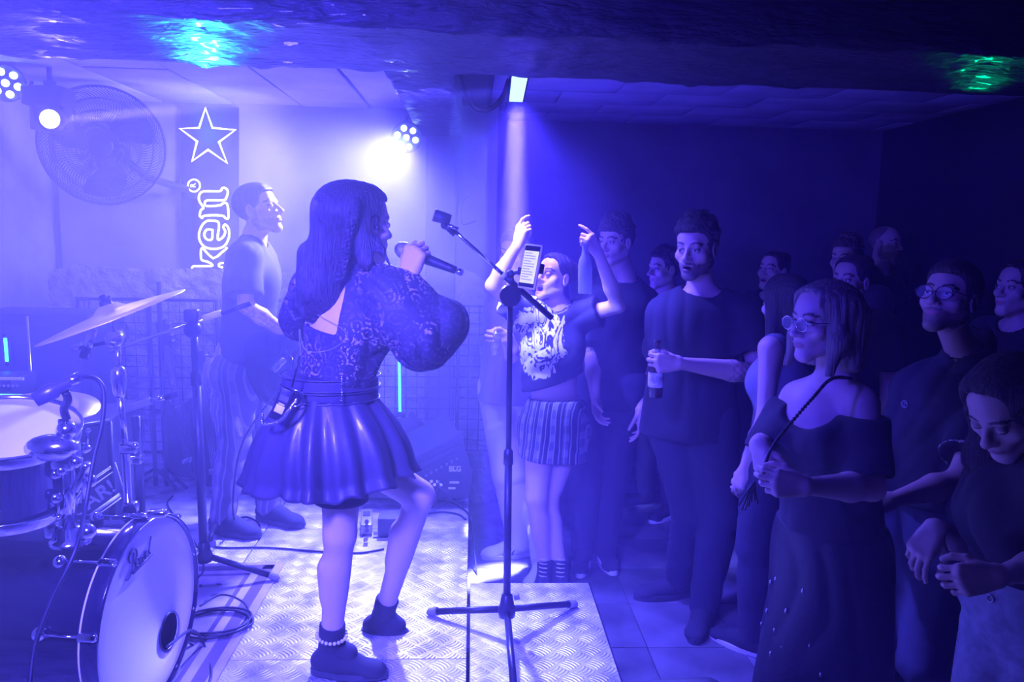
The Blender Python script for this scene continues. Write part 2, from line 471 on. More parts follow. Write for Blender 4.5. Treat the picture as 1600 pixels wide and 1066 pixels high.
# ------------------------------------------------------------------ implicit surfaces -> one continuous mesh
V = Vector
def npv(v): return np.array((v[0], v[1], v[2]), np.float32)
class Field:
    def __init__(self): self.p = []
    def cone(self, a, b, ra, rb=None, k=.015, op='+', flat=None):
        """tapered capsule; flat = (axis vector, factor): thinner along that axis"""
        rb = ra if rb is None else rb
        a = npv(a); b = npv(b); r = max(ra, rb)
        self.p.append((op, 'c', (a, b, ra, rb, flat), k, np.minimum(a, b) - r, np.maximum(a, b) + r)); return self
    def ell(self, c, r, rot=None, k=.015, op='+'):
        c = npv(c); r = np.array(r, np.float32); m = float(r.max())
        R = None if rot is None else np.array(rot, np.float32)
        self.p.append((op, 'e', (c, r, R), k, c - m, c + m)); return self
    def box(self, c, h, rot=None, rad=.005, k=.01, op='+'):
        c = npv(c); h = np.array(h, np.float32); m = float(np.linalg.norm(h))
        R = None if rot is None else np.array(rot, np.float32)
        self.p.append((op, 'b', (c, h, R, rad), k, c - m, c + m)); return self
    def plane(self, c, n, k=.004):
        """keep the side n points away from"""
        self.p.append(('&', 'p', (npv(c), npv(V(n).normalized())), k, None, None)); return self
    def warp(self, fn): self.p.append(('w', 'w', fn, 0, None, None)); return self
    def bounds(self, pad=.02):
        lo = np.min([q[4] for q in self.p if q[0] == '+'], axis=0) - pad
        hi = np.max([q[5] for q in self.p if q[0] == '+'], axis=0) + pad
        return lo, hi
    def mesh(self, h, lo=None, hi=None):
        if lo is None: lo, hi = self.bounds(.02 + 2 * h)
        lo = np.floor(np.array(lo) / h) * h; hi = np.array(hi)
        n = np.maximum(np.ceil((hi - lo) / h).astype(int) + 1, 3)
        D = np.full(n, .5, np.float32)
        ax = [(lo[i] + h * np.arange(n[i])).astype(np.float32) for i in range(3)]
        for (op, t, a, k, l, u) in self.p:
            if l is None: s = [slice(0, n[i]) for i in range(3)]
            else:
                m = k + 3 * h
                i0 = np.clip(np.floor((l - m - lo) / h).astype(int), 0, n)
                i1 = np.clip(np.ceil((u + m - lo) / h).astype(int) + 1, 0, n)
                if np.any(i1 <= i0): continue
                s = [slice(i0[i], i1[i]) for i in range(3)]
            X = ax[0][s[0]][:, None, None]; Y = ax[1][s[1]][None, :, None]; Z = ax[2][s[2]][None, None, :]
            sub = D[s[0], s[1], s[2]]
            if t == 'w':
                sub += a(X, Y, Z); continue
            if t == 'p':
                d = (X - a[0][0]) * a[1][0] + (Y - a[0][1]) * a[1][1] + (Z - a[0][2]) * a[1][2]
            elif t == 'c':
                A, B, ra, rb, flat = a
                x = X - A[0]; y = Y - A[1]; z = Z - A[2]; ba = B - A
                sc = 1
                if flat is not None:
                    f = npv(V(flat[0]).normalized()); g = (1 / flat[1] - 1)
                    q = x * f[0] + y * f[1] + z * f[2]
                    x = x + f[0] * g * q; y = y + f[1] * g * q; z = z + f[2] * g * q
                    ba = ba + f * g * float(ba.dot(f)); sc = (1 + flat[1]) / 2
                L = float(ba.dot(ba)) + 1e-9
                tt = np.clip((x * ba[0] + y * ba[1] + z * ba[2]) / L, 0, 1)
                d = (np.sqrt((x - tt * ba[0]) ** 2 + (y - tt * ba[1]) ** 2 + (z - tt * ba[2]) ** 2) - (ra + (rb - ra) * tt)) * sc
            else:
                c = a[0]; x = X - c[0]; y = Y - c[1]; z = Z - c[2]
                if a[2] is not None:
                    R = a[2]
                    x, y, z = (x * R[0, 0] + y * R[1, 0] + z * R[2, 0], x * R[0, 1] + y * R[1, 1] + z * R[2, 1], x * R[0, 2] + y * R[1, 2] + z * R[2, 2])
                if t == 'e':
                    r = a[1]
                    k0 = np.sqrt((x / r[0]) ** 2 + (y / r[1]) ** 2 + (z / r[2]) ** 2)
                    k1 = np.sqrt((x / r[0] ** 2) ** 2 + (y / r[1] ** 2) ** 2 + (z / r[2] ** 2) ** 2) + 1e-6
                    d = k0 * (k0 - 1) / k1
                else:
                    hh = a[1]; rad = a[3]
                    qx = np.abs(x) - hh[0] + rad; qy = np.abs(y) - hh[1] + rad; qz = np.abs(z) - hh[2] + rad
                    d = np.sqrt(np.maximum(qx, 0) ** 2 + np.maximum(qy, 0) ** 2 + np.maximum(qz, 0) ** 2) + np.minimum(np.maximum(qx, np.maximum(qy, qz)), 0) - rad
            k = max(k, 1e-4)
            if op == '+':
                hq = np.maximum(k - np.abs(sub - d), 0) / k
                sub[...] = np.minimum(sub, d) - hq * hq * k * .25
            else:
                dd = -d if op == '-' else d
                hq = np.maximum(k - np.abs(sub - dd), 0) / k
                sub[...] = np.maximum(sub, dd) + hq * hq * k * .25
        return surface_nets(D, lo, h)

def surface_nets(D, lo, h):
    S = D < 0
    n = np.array(D.shape) - 1
    cnt = np.zeros(n, np.int8)
    for i in (0, 1):
        for j in (0, 1):
            for k in (0, 1):
                cnt += S[i:i + n[0], j:j + n[1], k:k + n[2]]
    mask = (cnt > 0) & (cnt < 8)
    cells = np.argwhere(mask)
    if not len(cells): return np.zeros((0, 3)), np.zeros((0, 4), int)
    idx = np.full(n, -1, np.int64); idx[mask] = np.arange(len(cells))
    acc = np.zeros((len(cells), 3)); w = np.zeros(len(cells))
    cor = [(i, j, k) for i in (0, 1) for j in (0, 1) for k in (0, 1)]
    for o1 in cor:
        for ax_ in range(3):
            if o1[ax_]: continue
            o2 = list(o1); o2[ax_] = 1
            a = cells + o1; b = cells + o2
            d1 = D[a[:, 0], a[:, 1], a[:, 2]]; d2 = D[b[:, 0], b[:, 1], b[:, 2]]
            m = (d1 < 0) != (d2 < 0)
            t = d1[m] / (d1[m] - d2[m])
            q = np.array(o1, float)[None].repeat(len(t), 0); q[:, ax_] += t
            acc[m] += q; w[m] += 1
    vs = (cells + acc / w[:, None]) * h + lo
    F = []
    for a0 in range(3):
        b0, c0 = (a0 + 1) % 3, (a0 + 2) % 3
        sl = [slice(None)] * 3; sh = [slice(None)] * 3
        sl[a0] = slice(0, -1); sh[a0] = slice(1, None)
        s1 = S[tuple(sl)]; s2 = S[tuple(sh)]
        e = np.argwhere(s1 != s2)
        e = e[(e[:, b0] > 0) & (e[:, c0] > 0) & (e[:, b0] < n[b0]) & (e[:, c0] < n[c0])]
        inside = s1[e[:, 0], e[:, 1], e[:, 2]]
        def at(db, dc):
            q = e.copy(); q[:, b0] += db; q[:, c0] += dc
            return idx[q[:, 0], q[:, 1], q[:, 2]]
        q = np.stack([at(-1, -1), at(0, -1), at(0, 0), at(-1, 0)], 1)
        q[~inside] = q[~inside][:, ::-1]
        F.append(q)
    F = np.concatenate(F); F = F[(F >= 0).all(1)]
    return vs, F

def smooth_mesh(vs, F, it=1, lam=.5):
    for _ in range(it):
        acc = np.zeros_like(vs); w = np.zeros(len(vs))
        for a, b in ((0, 1), (1, 2), (2, 3), (3, 0)):
            np.add.at(acc, F[:, a], vs[F[:, b]]); np.add.at(w, F[:, a], 1)
            np.add.at(acc, F[:, b], vs[F[:, a]]); np.add.at(w, F[:, b], 1)
        w = np.maximum(w, 1)
        vs = vs * (1 - lam) + acc / w[:, None] * lam
    return vs

def mesh_obj(name, parts, mats, parent=None, color=None, matfn=None):
    """parts: list of (verts, faces) joined as one mesh"""
    off = 0; VS = []; FS = []
    for v, f in parts:
        VS.append(v); FS.append(f + off); off += len(v)
    VS = np.concatenate(VS); FS = np.concatenate(FS)
    used = np.zeros(len(VS), bool); used[FS.ravel()] = True
    remap = np.cumsum(used) - 1
    VS = VS[used]; FS = remap[FS]
    me = bpy.data.meshes.new(name)
    me.vertices.add(len(VS)); me.vertices.foreach_set('co', VS.astype(np.float32).ravel())
    me.loops.add(FS.size); me.loops.foreach_set('vertex_index', FS.astype(np.int32).ravel())
    me.polygons.add(len(FS)); me.polygons.foreach_set('loop_start', np.arange(0, FS.size, 4, dtype=np.int32))
    me.polygons.foreach_set('use_smooth', np.ones(len(FS), bool))
    me.update(calc_edges=True)
    if color is not None:
        c = color(VS).astype(np.float32)
        at = me.color_attributes.new('col', 'FLOAT_COLOR', 'POINT')
        at.data.foreach_set('color', np.concatenate([c, np.ones((len(c), 1), np.float32)], 1).ravel())
    if not isinstance(mats, (list, tuple)): mats = [mats]
    o = link(name, me, parent, mats)
    if matfn is not None:
        me.polygons.foreach_set('material_index', matfn(VS[FS].mean(1)).astype(np.int32))
    return o

def folds(amp, f=22, seed=0, d=(1, 0, .4)):
    """cloth folds as a displacement of the field"""
    r = np.random.RandomState(seed); a = [r.uniform(-1, 1, 3) for _ in range(4)]; ph = r.uniform(0, 6, 6)
    d = np.array(d, float); d /= np.linalg.norm(d)
    def fn(X, Y, Z):
        w1 = np.sin((X * a[0][0] + Y * a[0][1] + Z * a[0][2]) * f * .55 + ph[0])
        w2 = np.sin((X * a[1][0] + Y * a[1][1] + Z * a[1][2]) * f * .9 + ph[1] + w1)
        u = (X * d[0] + Y * d[1] + Z * d[2]) * f
        s = np.sin(u + 1.8 * w1 + 1.1 * w2 + ph[2])
        return (amp * (1 - 2 * np.abs(s) ** .8) * (.6 + .4 * w2) + amp * .5 * w2).astype(np.float32)
    return fn

# ------------------------------------------------------------------ people
def frame(F, U=(0, 0, 1)):
    F = V(F).normalized(); R = F.cross(V(U)).normalized(); U2 = R.cross(F)
    return R, F, U2                                   # right side, forward, up

def skin_material(name, base, lips=None):
    m = mat(name, base, .48, attr='col', bump=(260, .12, .0006), spec=.4)
    m.node_tree.nodes['Principled BSDF'].inputs['Subsurface Weight'].default_value = 0.0
    return m
SKIN = skin_material('skin', (.6, .42, .34))

def head_field(f, c, F, U, s=1.0, sex='m', mouth=0.0, smile=0, k=.012, neck=None):
    """adds a head to field f. c: head centre at eye height; returns local->world"""
    R, F, U = frame(F, U); rot = axes_rot(R, F, U)
    W = lambda x, y, z: V(c) + (R * x + F * y + U * z) * s
    E = lambda p, r, kk=k, op='+', rr=None: f.ell(W(*p), [q * s for q in r], rot if rr is None else rr, kk * s, op)
    Cn = lambda a, b, ra, rb, kk=k, op='+': f.cone(W(*a), W(*b), ra * s, rb * s, kk * s, op)
    fem = sex == 'f'
    j = .9 if fem else 1.0
    E((0, -.018, .034), (.073, .092, .079), .02)
    E((0, .018, .042), (.064, .066, .060), .02)
    E((0, .018, -.030), (.062 * j, .064, .078), .02)
    for q in (-1, 1):
        Cn((q * .050 * j, -.005, -.055), (q * .012, .066, -.100), .022, .018, .02)
        E((q * .040, .052, -.024), (.026, .024, .022), .018)
        E((q * .0760, -.006, -.006), (.0085, .019, .031), .006)
        E((q * .083, .000, -.004), (.006, .010, .018), .004, '-')
    E((0, .066, -.100), (.024 * j, .018, .017), .02)
    Cn((-.034, .073, .022), (.034, .073, .022), .012 if not fem else .009, .012 if not fem else .009, .018)
    for q in (-1, 1): E((q * .031, .090, .000), (.019, .013, .0125), .010, '-')
    E((0, .068, -.056), (.034, .024, .028), .02)
    nl = 1.0 if not fem else .88
    Cn((0, .082, .010), (0, .083 + .025 * nl, -.028), .0075, .0105, .012)
    E((0, .083 + .024 * nl, -.032), (.0125, .0125, .0105), .008)
    for q in (-1, 1): E((q * .0135, .092, -.036), (.009, .011, .008), .006)
    if mouth > 0:
        E((0, .098, -.066 - mouth * .008), (.020 + smile * .006, .028, .006 + mouth * .014), .004, '-')
        f.ell(W(0, .074, -.058), (.019 * s, .012 * s, .006 * s), rot, .001, '+')
        E((0, .089, -.055), (.024, .010, .0055), .004); E((0, .084, -.078 - mouth * .014), (.020, .010, .007), .004)
    else:
        E((0, .088, -.060), (.024, .0095, .0055), .004); E((0, .087, -.070), (.020, .0095, .0065), .004)
        E((0, .099, -.0648), (.026, .006, .0012), .002, '-')
    for q in (-1, 1): E((q * .031, .0755, .000), (.0135, .0125, .0115), .002)
    return W, (R, F, U)

def head_colors(c, ax, s, skin, brow=(.05, .03, .02), beard=0, hairc=None, scalp=None, closed=False, lips=(.5, .2, .2), mouth=0.0, makeup=0):
    R, F, U = [npv(a) for a in ax]; c = npv(c); skin = np.array(skin); brow = np.array(brow)
    def fn(p, col):
        q = p - c; x = q @ R / s; y = q @ F / s; z = q @ U / s
        inh = (np.abs(x) < .1) & (y > -.13) & (y < .14) & (z > -.135) & (z < .13)
        ax_ = np.abs(x)
        def put(m, c2, a=1.0):
            mm = m & inh
            col[mm] = col[mm] * (1 - a) + np.array(c2) * a
        lz = np.where(z > -.0648, .0075, .010)
        if mouth > 0:
            put((y > .072) & (ax_ < .026) & (z < -.047) & (z > -.088 - mouth * .014) & ((x / .027) ** 2 + ((z + .066 + mouth * .008) / (.017 + mouth * .014)) ** 2 < 1), lips, .6)
            inside = (((x) / (.019)) ** 2 + ((z + .066 + mouth * .008) / (.006 + mouth * .014)) ** 2 < 1) & (y < .090)
            put(inside & (y > .03), (.06, .01, .015))
            put(inside & (z > -.0645) & (y > .066), (.85, .82, .78))
        else:
            put((y > .080) & ((x / .025) ** 2 + ((z + .0648) / lz) ** 2 < 1), lips, .8)
        # brows
        bz = .0235 + .006 * np.clip(1 - ((ax_ - .036) / .022) ** 2, 0, 1) - .004 * (ax_ > .045)
        put((y > .05) & (ax_ > .012) & (ax_ < .053) & (np.abs(z - bz) < .0042), brow, .9)
        # eyes
        ex = ax_ - .031
        eye = (y > .068) & ((ex / .0125) ** 2 + (z / .0062) ** 2 < 1)
        if closed:
            put((y > .068) & (np.abs(ex) < .014) & (np.abs(z + .003 + ex * ex * 12) < .002), brow, .9)
        else:
            put(eye, (.8, .78, .76)); put(eye & ((ex ** 2 + z ** 2) < .0058 ** 2), (.10, .06, .04)); put(eye & ((ex ** 2 + z ** 2) < .0028 ** 2), (.01, .01, .01))
            put((y > .066) & (np.abs(ex) < .0145) & (z > .0045 - ex * ex * 20) & (z < .0085 - ex * ex * 20), brow, .8)
        if makeup: put((y > .06) & (((ex) / .018) ** 2 + ((z - .006) / .011) ** 2 < 1) & ~eye, brow, .45)
        if beard:
            nse = .004 * np.sin(x * 300) * np.sin(z * 260 + y * 200) + .005 * np.sin(x * 75 + 1) * np.cos(y * 90)
            jaw = (z + nse < -.048 - np.clip((y - .01) * .15, 0, .02) + .25 * np.clip(ax_ - .045, 0, .03) * (y < .05)) & (y > -.012 - .2 * (z + .06)) & (z > -.122) & ~((z < -.100) & (y < .045))
            lipz = (y > .078) & ((x / .023) ** 2 + ((z + .0648) / .0085) ** 2 < 1)
            put(jaw & ~lipz, brow, beard)
            put((y > .07) & (ax_ < .034) & (z > -.056) & (z < -.043 + nse - ax_ * .2), brow, beard)
            put((ax_ > .058) & (y > -.012) & (y < .018) & (z < .02) & (z > -.08), brow, beard * .9)
        if scalp is not None:
            hl = scalp
            m = (z > .090 + hl + .01 * np.sin(x * 80) - np.clip(ax_ - .045, 0, .05) * .6 - np.clip(.03 - y, 0, .2) * 1.3) & (ax_ < .09) & (z > -.065)
            m &= ~((ax_ > .066) & (np.abs(z + .006) < .034) & (y > -.028) & (y < .016))
            put(m, hairc if hairc is not None else brow, .85)
        return col
    return fn

FING = [(.030, .086, (.041, .025, .019), .0086), (.010, .091, (.045, .028, .020), .0088), (-.010, .088, (.041, .026, .019), .0083), (-.028, .080, (.032, .020, .017), .0074)]
def hand_field(f, w, d, n, side, curls=None, s=1.0, thumb=(.6, .55, -.35), tcurl=25, spread=4):
    """w wrist, d finger direction, n back-of-hand normal, side +1 right hand / -1 left hand; curls: four triples of degrees"""
    d = V(d).normalized(); n = V(n); n = (n - d * n.dot(d)).normalized(); t = n.cross(d) * side
    curls = curls or [(20, 20, 12)] * 4
    w = V(w)
    for i, (lat, base, seg, r) in enumerate(FING):
        b = w + (d * base + t * lat) * s
        f.cone(w + (t * lat * .55 + d * .004 - n * .002) * s, b - n * .002 * s, .0155 * s, .0125 * s, .012 * s)
        a = 0; p = b; dd = (d + t * math.tan(math.radians(spread)) * (lat / .03)).normalized()
        for j in range(3):
            a += math.radians(curls[i][j])
            q = p + (dd * math.cos(a) - n * math.sin(a)) * seg[j] * s
            f.cone(p, q, (r - .0006 * j) * s, (r - .0006 * (j + 1)) * s, .0028 * s if j else .006 * s)
            p = q
    f.ell(w + (d * .045 + t * .022 - n * .010) * s, (.018 * s, .018 * s, .030 * s), axes_rot(t, n, d), .012 * s)
    f.ell(w + (d * .048 - t * .020 - n * .008) * s, (.015 * s, .015 * s, .032 * s), axes_rot(t, n, d), .012 * s)
    p = w + (d * .030 + t * .026 - n * .008) * s
    td = (d * thumb[0] + t * thumb[1] + n * thumb[2]).normalized()
    for j, (L, r) in enumerate(((.036, .0125), (.031, .0105), (.024, .0092))):
        q = p + td * L * s
        f.cone(p, q, r * s, (r - .0012) * s, .004 * s)
        p = q; ax = td.cross(d * .8 - n * .6 - t * .5)
        if ax.length > 1e-3: td = Matrix.Rotation(math.radians(tcurl), 3, ax.normalized()) @ td
    return w + (d * .088 - n * .032) * s, t
def grip(center, axis, dhint, side, s=1.0):
    """wrist frame of a hand closed round a rod: axis points to the thumb side"""
    t = V(axis).normalized(); d = V(dhint); d = (d - t * d.dot(t)).normalized()
    n = d.cross(t) * side
    return V(center) - (d * .080 - n * .034) * s, d, n
GRIP = [(55, 75, 45), (58, 78, 45), (60, 78, 45), (62, 76, 45)]
RELAX = [(18, 22, 12), (24, 26, 14), (28, 30, 16), (32, 32, 18)]
FISTC = [(70, 85, 50)] * 4

def skeleton(hc, yaw, z0=0.0, lean=(0, 0), stance=.11, w=1.0, sex='m', foot_yaw=12):
    """standing figure whose head centre is hc; yaw in degrees, 0 = facing -Y (to the camera), + turns to its left (+X)"""
    hc = V(hc); a = math.radians(yaw)
    F = V((math.sin(a), -math.cos(a), 0)); R = F.cross(V((0, 0, 1)))
    top = hc.z - z0; u = top / .935; H = u
    sh = (.112 if sex == 'm' else .100) * w * H; hp = .052 * H * (1 if sex == 'm' else 1.06)
    base = V((hc.x, hc.y, z0)) - F * .02 + V((lean[0], lean[1], 0))
    def at(zf, side=0, fwd=0):
        t = 1 - min(zf / .82, 1)
        q = V((hc.x, hc.y, z0)) - F * .025 + V((lean[0], lean[1], 0)) * t
        return V((q.x, q.y, z0 + zf * u)) + R * side + F * fwd
    J = dict(F=F, R=R, H=u, z0=z0, sex=sex, w=w)
    J['neck'] = at(.835); J['chest'] = at(.735, 0, .0); J['waist'] = at(.62); J['pelvis'] = at(.535)
    for n, q in (('l', -1), ('r', 1)):
        J['sh_' + n] = at(.805, q * sh, -.01); J['hip_' + n] = at(.515, q * hp)
        J['el_' + n] = at(.63, q * (sh + .035 * H / 1.7), -.03); J['wr_' + n] = at(.485, q * (sh + .05), .04)
        J['kn_' + n] = at(.285, q * stance, .015); J['an_' + n] = at(.045, q * stance, -.01)
        fa = math.radians(yaw + (foot_yaw if n == 'l' else -foot_yaw))
        J['ft_' + n] = V((math.sin(fa), -math.cos(fa), 0))
        J['hd_' + n] = None
    J['hc'] = hc
    return J

def body_field(J, hands=True):
    f = Field(); w = J['w']; fem = J['sex'] == 'f'; F = J['F']; R = J['R']; s = J['H'] / 1.75
    up = (J['neck'] - J['pelvis']).normalized()
    Rs = (J['sh_r'] - J['sh_l']).normalized(); Fs = up.cross(Rs).normalized()
    Rh = (J['hip_r'] - J['hip_l']).normalized(); Fh = V((0, 0, 1)).cross(Rh).normalized()
    f.ell(J['pelvis'], (.165 * s * w, .112 * s * w, .115 * s), axes_rot(Rh, Fh, V((0, 0, 1))), .04)
    f.cone(J['pelvis'], J['chest'], .128 * s * w * (.93 if fem else 1), .135 * s * w, .04, flat=(Fs, .74))
    f.ell(J['chest'] + Fs * .01, (.150 * s * w * (.9 if fem else 1), .108 * s * w, .165 * s), axes_rot(Rs, Fs, up), .04)
    f.cone(J['sh_l'] - Rs * -.02, J['sh_r'] - Rs * .02, .052 * s, .052 * s, .05)
    for n, q in (('l', -1), ('r', 1)):
        S, E, W_ = J['sh_' + n], J['el_' + n], J['wr_' + n]
        f.cone(J['neck'] + up * .02, S, .042 * s, .040 * s, .04)
        f.cone(S, E, .050 * s * w, .036 * s * w, .02)
        f.cone(E, E + (W_ - E) * .35, .035 * s * w, .040 * s * w, .02)
        f.cone(E + (W_ - E) * .35, W_, .040 * s * w, .024 * s, .015)
        if fem: f.ell(J['chest'] + Fs * .085 * s + Rs * q * .068 * s - up * .01, (.058 * s * w, .055 * s * w, .060 * s), axes_rot(Rs, Fs, up), .03)
        else: f.ell(J['chest'] + Fs * .065 * s + Rs * q * .07 * s + up * .05, (.07 * s * w, .045 * s, .06 * s), axes_rot(Rs, Fs, up), .03)
        hp, kn, an = J['hip_' + n], J['kn_' + n], J['an_' + n]
        f.ell(hp - Fh * .05 * s + V((0, 0, -.01)), (.085 * s * w, .085 * s * w, .095 * s), None, .04)
        f.cone(hp, kn, .088 * s * w, .056 * s, .03)
        f.cone(kn, an, .054 * s, .036 * s, .02)
        ca = kn + (an - kn) * .30; fd = J['ft_' + n]
        f.cone(ca - fd * .020 * s, ca + (an - kn) * .22 - fd * .012 * s, .050 * s, .040 * s, .03)
        f.cone(an - V((0, 0, .02)), an + fd * .10 * s + V((0, 0, -.048)), .028 * s, .014 * s, .02)
    return f

def person(label, J, head, clothes, skin=(.60, .43, .35), res=.010, hres=.0036, handres=.0034, name='person', group=None, body_lo=0.0):
    """head: dict(F, U, s, ...); clothes: list of functions (J, root)"""
    root = thing(name, (J['pelvis'].x, J['pelvis'].y, J['z0']), label, 'person', group)
    f = body_field(J)
    hc = J['hc']; hs = head.get('s', 1.0)
    nk = .052 if J['sex'] == 'm' else .043
    nk *= J['H'] / 1.75 * head.get('neckw', 1)
    Rr, Fr, Ur = frame(head['F'], head.get('U', (0, 0, 1)))
    f.cone(J['neck'] - V((0, 0, .03)), hc + (-Ur * .06 - Fr * .022) * hs, nk * 1.12, nk, .03)
    W, ax = head_field(f, hc, head['F'], head.get('U', (0, 0, 1)), hs, J['sex'], head.get('mouth', 0), head.get('smile', 0))
    boxes = [(npv(hc) - .135 * hs - np.array((0, 0, .02)), npv(hc) + .135 * hs, hres)]
    for n in ('l', 'r'):
        h = J.get('hd_' + n)
        if h is None and J.get('nohand_' + n): continue
        if h is None: h = dict(d=(J['wr_' + n] - J['el_' + n]), n=(J['R'] * (1 if n == 'r' else -1)), curls=RELAX)
        sd = 1 if n == 'r' else -1
        hsz = h.get('s', (1.0 if J['sex'] == 'm' else .92))
        wv = V(h['d']).normalized()
        hand_field(f, J['wr_' + n], h['d'], h['n'], sd, h.get('curls'), hsz, h.get('thumb', (.6, .55, -.35)), h.get('tcurl', 25), h.get('spread', 4))
        c = npv(J['wr_' + n] + wv * .085 * hsz)
        if handres: boxes.append((c - .115 * hsz, c + .115 * hsz, handres))
    lo, hi = f.bounds(.03)
    lo[2] = max(lo[2], J['z0'] + body_lo)
    v, F_ = f.mesh(res, lo, hi)
    parts = []
    cen = v[F_].mean(1)
    keep = np.ones(len(F_), bool)
    for (a, b, h) in boxes: keep &= ~np.all((cen > a) & (cen < b), axis=1)
    parts.append((v, F_[keep]))
    done = []
    for (a, b, h) in boxes:
        v, F_ = f.mesh(h, a - 3 * h, b + 3 * h)
        cen = v[F_].mean(1); kp = np.all((cen > a - .9 * res) & (cen < b + .9 * res), axis=1)
        for (a2, b2) in done: kp &= ~np.all((cen > a2) & (cen < b2), axis=1)
        done.append((a, b)); parts.append((v, F_[kp]))
    hcols = head_colors(hc, ax, hs, skin, **{k: v for k, v in head.items() if k in ('brow', 'beard', 'scalp', 'hairc', 'closed', 'lips', 'mouth', 'makeup')})
    extra = head.get('paint')
    def col(p):
        c = np.tile(np.array(skin), (len(p), 1))
        c = hcols(p, c)
        if extra: c = extra(p, c)
        return c
    mesh_obj('body', parts, SKIN, root, color=col)
    J['W'] = W; J['ax'] = ax; J['hs'] = hs
    for cfn in clothes: cfn(J, root)
    return root

# clothing: each returns a function (J, root) that adds one child mesh
def shirt(material, hem=.50, sleeve=.62, e=.018, neck=.085, loose=.02, fold=.004, res=.009, seed=1, long=False, name='t_shirt', deep=None, plane=None, matfn=None, extra=None, nodir=(0, 0, 1), neckoff=.035, sag=.0):
    def fn(J, root):
        f = Field(); s = J['H'] / 1.75; w = J['w']; fem = J['sex'] == 'f'
        up = (J['neck'] - J['pelvis']).normalized()
        Rs = (J['sh_r'] - J['sh_l']).normalized(); Fs = up.cross(Rs).normalized()
        bot = J['pelvis'] + V((0, 0, -.12))
        for n in ('l', 'r'):
            S, E, W_ = J['sh_' + n], J['el_' + n], J['wr_' + n]
            if long:
                f.cone(S, E, .053 * s * w + e, .040 * s * w + e, .02); f.cone(E, W_, .040 * s * w + e, .028 * s + e * .7, .02)
            elif sleeve > .15:
                d = (E - S).normalized(); c = S + (E - S) * sleeve
                f.cone(S, c, .055 * s * w + e, .054 * s * w + e * 1.6, .025)
                u = d.orthogonal().normalized()
                f.box(c + d * .08, (.12, .12, .08), axes_rot(u, d.cross(u), d), .002, .004, '-')
        f.ell(J['chest'] + Fs * .01, (.150 * s * w * (.92 if fem else 1) + e, .108 * s * w + e + loose * .3, .165 * s + e), axes_rot(Rs, Fs, up), .05)
        sr = .054 * s + e if sleeve > .15 or long else .040 * s + e
        f.cone(J['sh_l'] + Rs * .02, J['sh_r'] - Rs * .02, sr, sr, .05)
        f.cone(J['chest'], bot, .135 * s * w + e, .150 * s * w + e + loose, .04, flat=(Fs, .78))
        for n, q in (('l', -1), ('r', 1)):
            f.cone(J['neck'] + up * .015, J['sh_' + n], .043 * s + e * .7, sr * .9, .04)
            if fem: f.ell(J['chest'] + Fs * .085 * s + Rs * q * .068 * s - up * .01, (.058 * s * w + e, .055 * s * w + e, .060 * s + e), axes_rot(Rs, Fs, up), .05)
            else: f.ell(J['chest'] + Fs * .055 * s + Rs * q * .07 * s + up * .05, (.07 * s * w + e, .045 * s + e, .06 * s + e), axes_rot(Rs, Fs, up), .03)
        if extra: extra(f, J)
        if fold: f.warp(folds(fold, 24, seed, (Rs * .9 + up * .35)[:]))
        f.plane(V((0, 0, J['z0'] + hem * J['H'])), (0, 0, -1)) if plane is None else f.plane(plane[0], plane[1])
        nd = V(nodir) if nodir is not None else V((0, 0, 1))
        f.cone(J['neck'] + nd * neckoff + J['F'] * .015, J['neck'] + nd * .16 + J['F'] * .03, neck * s, (neck + .02) * s, .008, '-')
        if deep: f.ell(deep[0], deep[1], None, .01, '-')
        v, F_ = f.mesh(res)
        v = smooth_mesh(v, F_, 1, .4)
        return mesh_obj(name, [(v, F_)], material, root, matfn=matfn)
    return fn

def trousers(material, e=.016, top=.58, cuff=.035, fold=.004, seed=2, res=.010, wide=1.0, name='trousers'):
    def fn(J, root):
        f = Field(); s = J['H'] / 1.75; w = J['w']
        Rh = (J['hip_r'] - J['hip_l']).normalized(); Fh = V((0, 0, 1)).cross(Rh).normalized()
        f.ell(J['pelvis'], (.165 * s * w + e, .112 * s * w + e, .115 * s + e), axes_rot(Rh, Fh, V((0, 0, 1))), .04)
        f.cone(J['pelvis'], J['waist'], .135 * s * w + e, .125 * s * w + e, .03, flat=(Fh, .78))
        for n in ('l', 'r'):
            hp, kn, an = J['hip_' + n], J['kn_' + n], J['an_' + n]; fd = J['ft_' + n]
            f.ell(hp - Fh * .05 * s, (.085 * s * w + e, .085 * s * w + e, .095 * s + e), None, .04)
            f.cone(hp, kn, .088 * s * w + e, (.058 * s + e) * wide, .025)
            f.cone(kn, an, (.057 * s + e) * wide, (.040 * s + e) * wide, .02)
            ca = kn + (an - kn) * .30
            f.cone(ca - fd * .018 * s, ca + (an - kn) * .22 - fd * .01 * s, .050 * s + e, .042 * s + e, .03)
        if fold: f.warp(folds(fold, 30, seed, (.35, .35, 1)))
        f.plane(V((0, 0, J['z0'] + top * J['H'])), (0, 0, 1))
        f.plane(V((0, 0, J['z0'] + cuff)), (0, 0, -1))
        v, F_ = f.mesh(res)
        return mesh_obj(name, [(smooth_mesh(v, F_, 1, .4), F_)], material, root)
    return fn

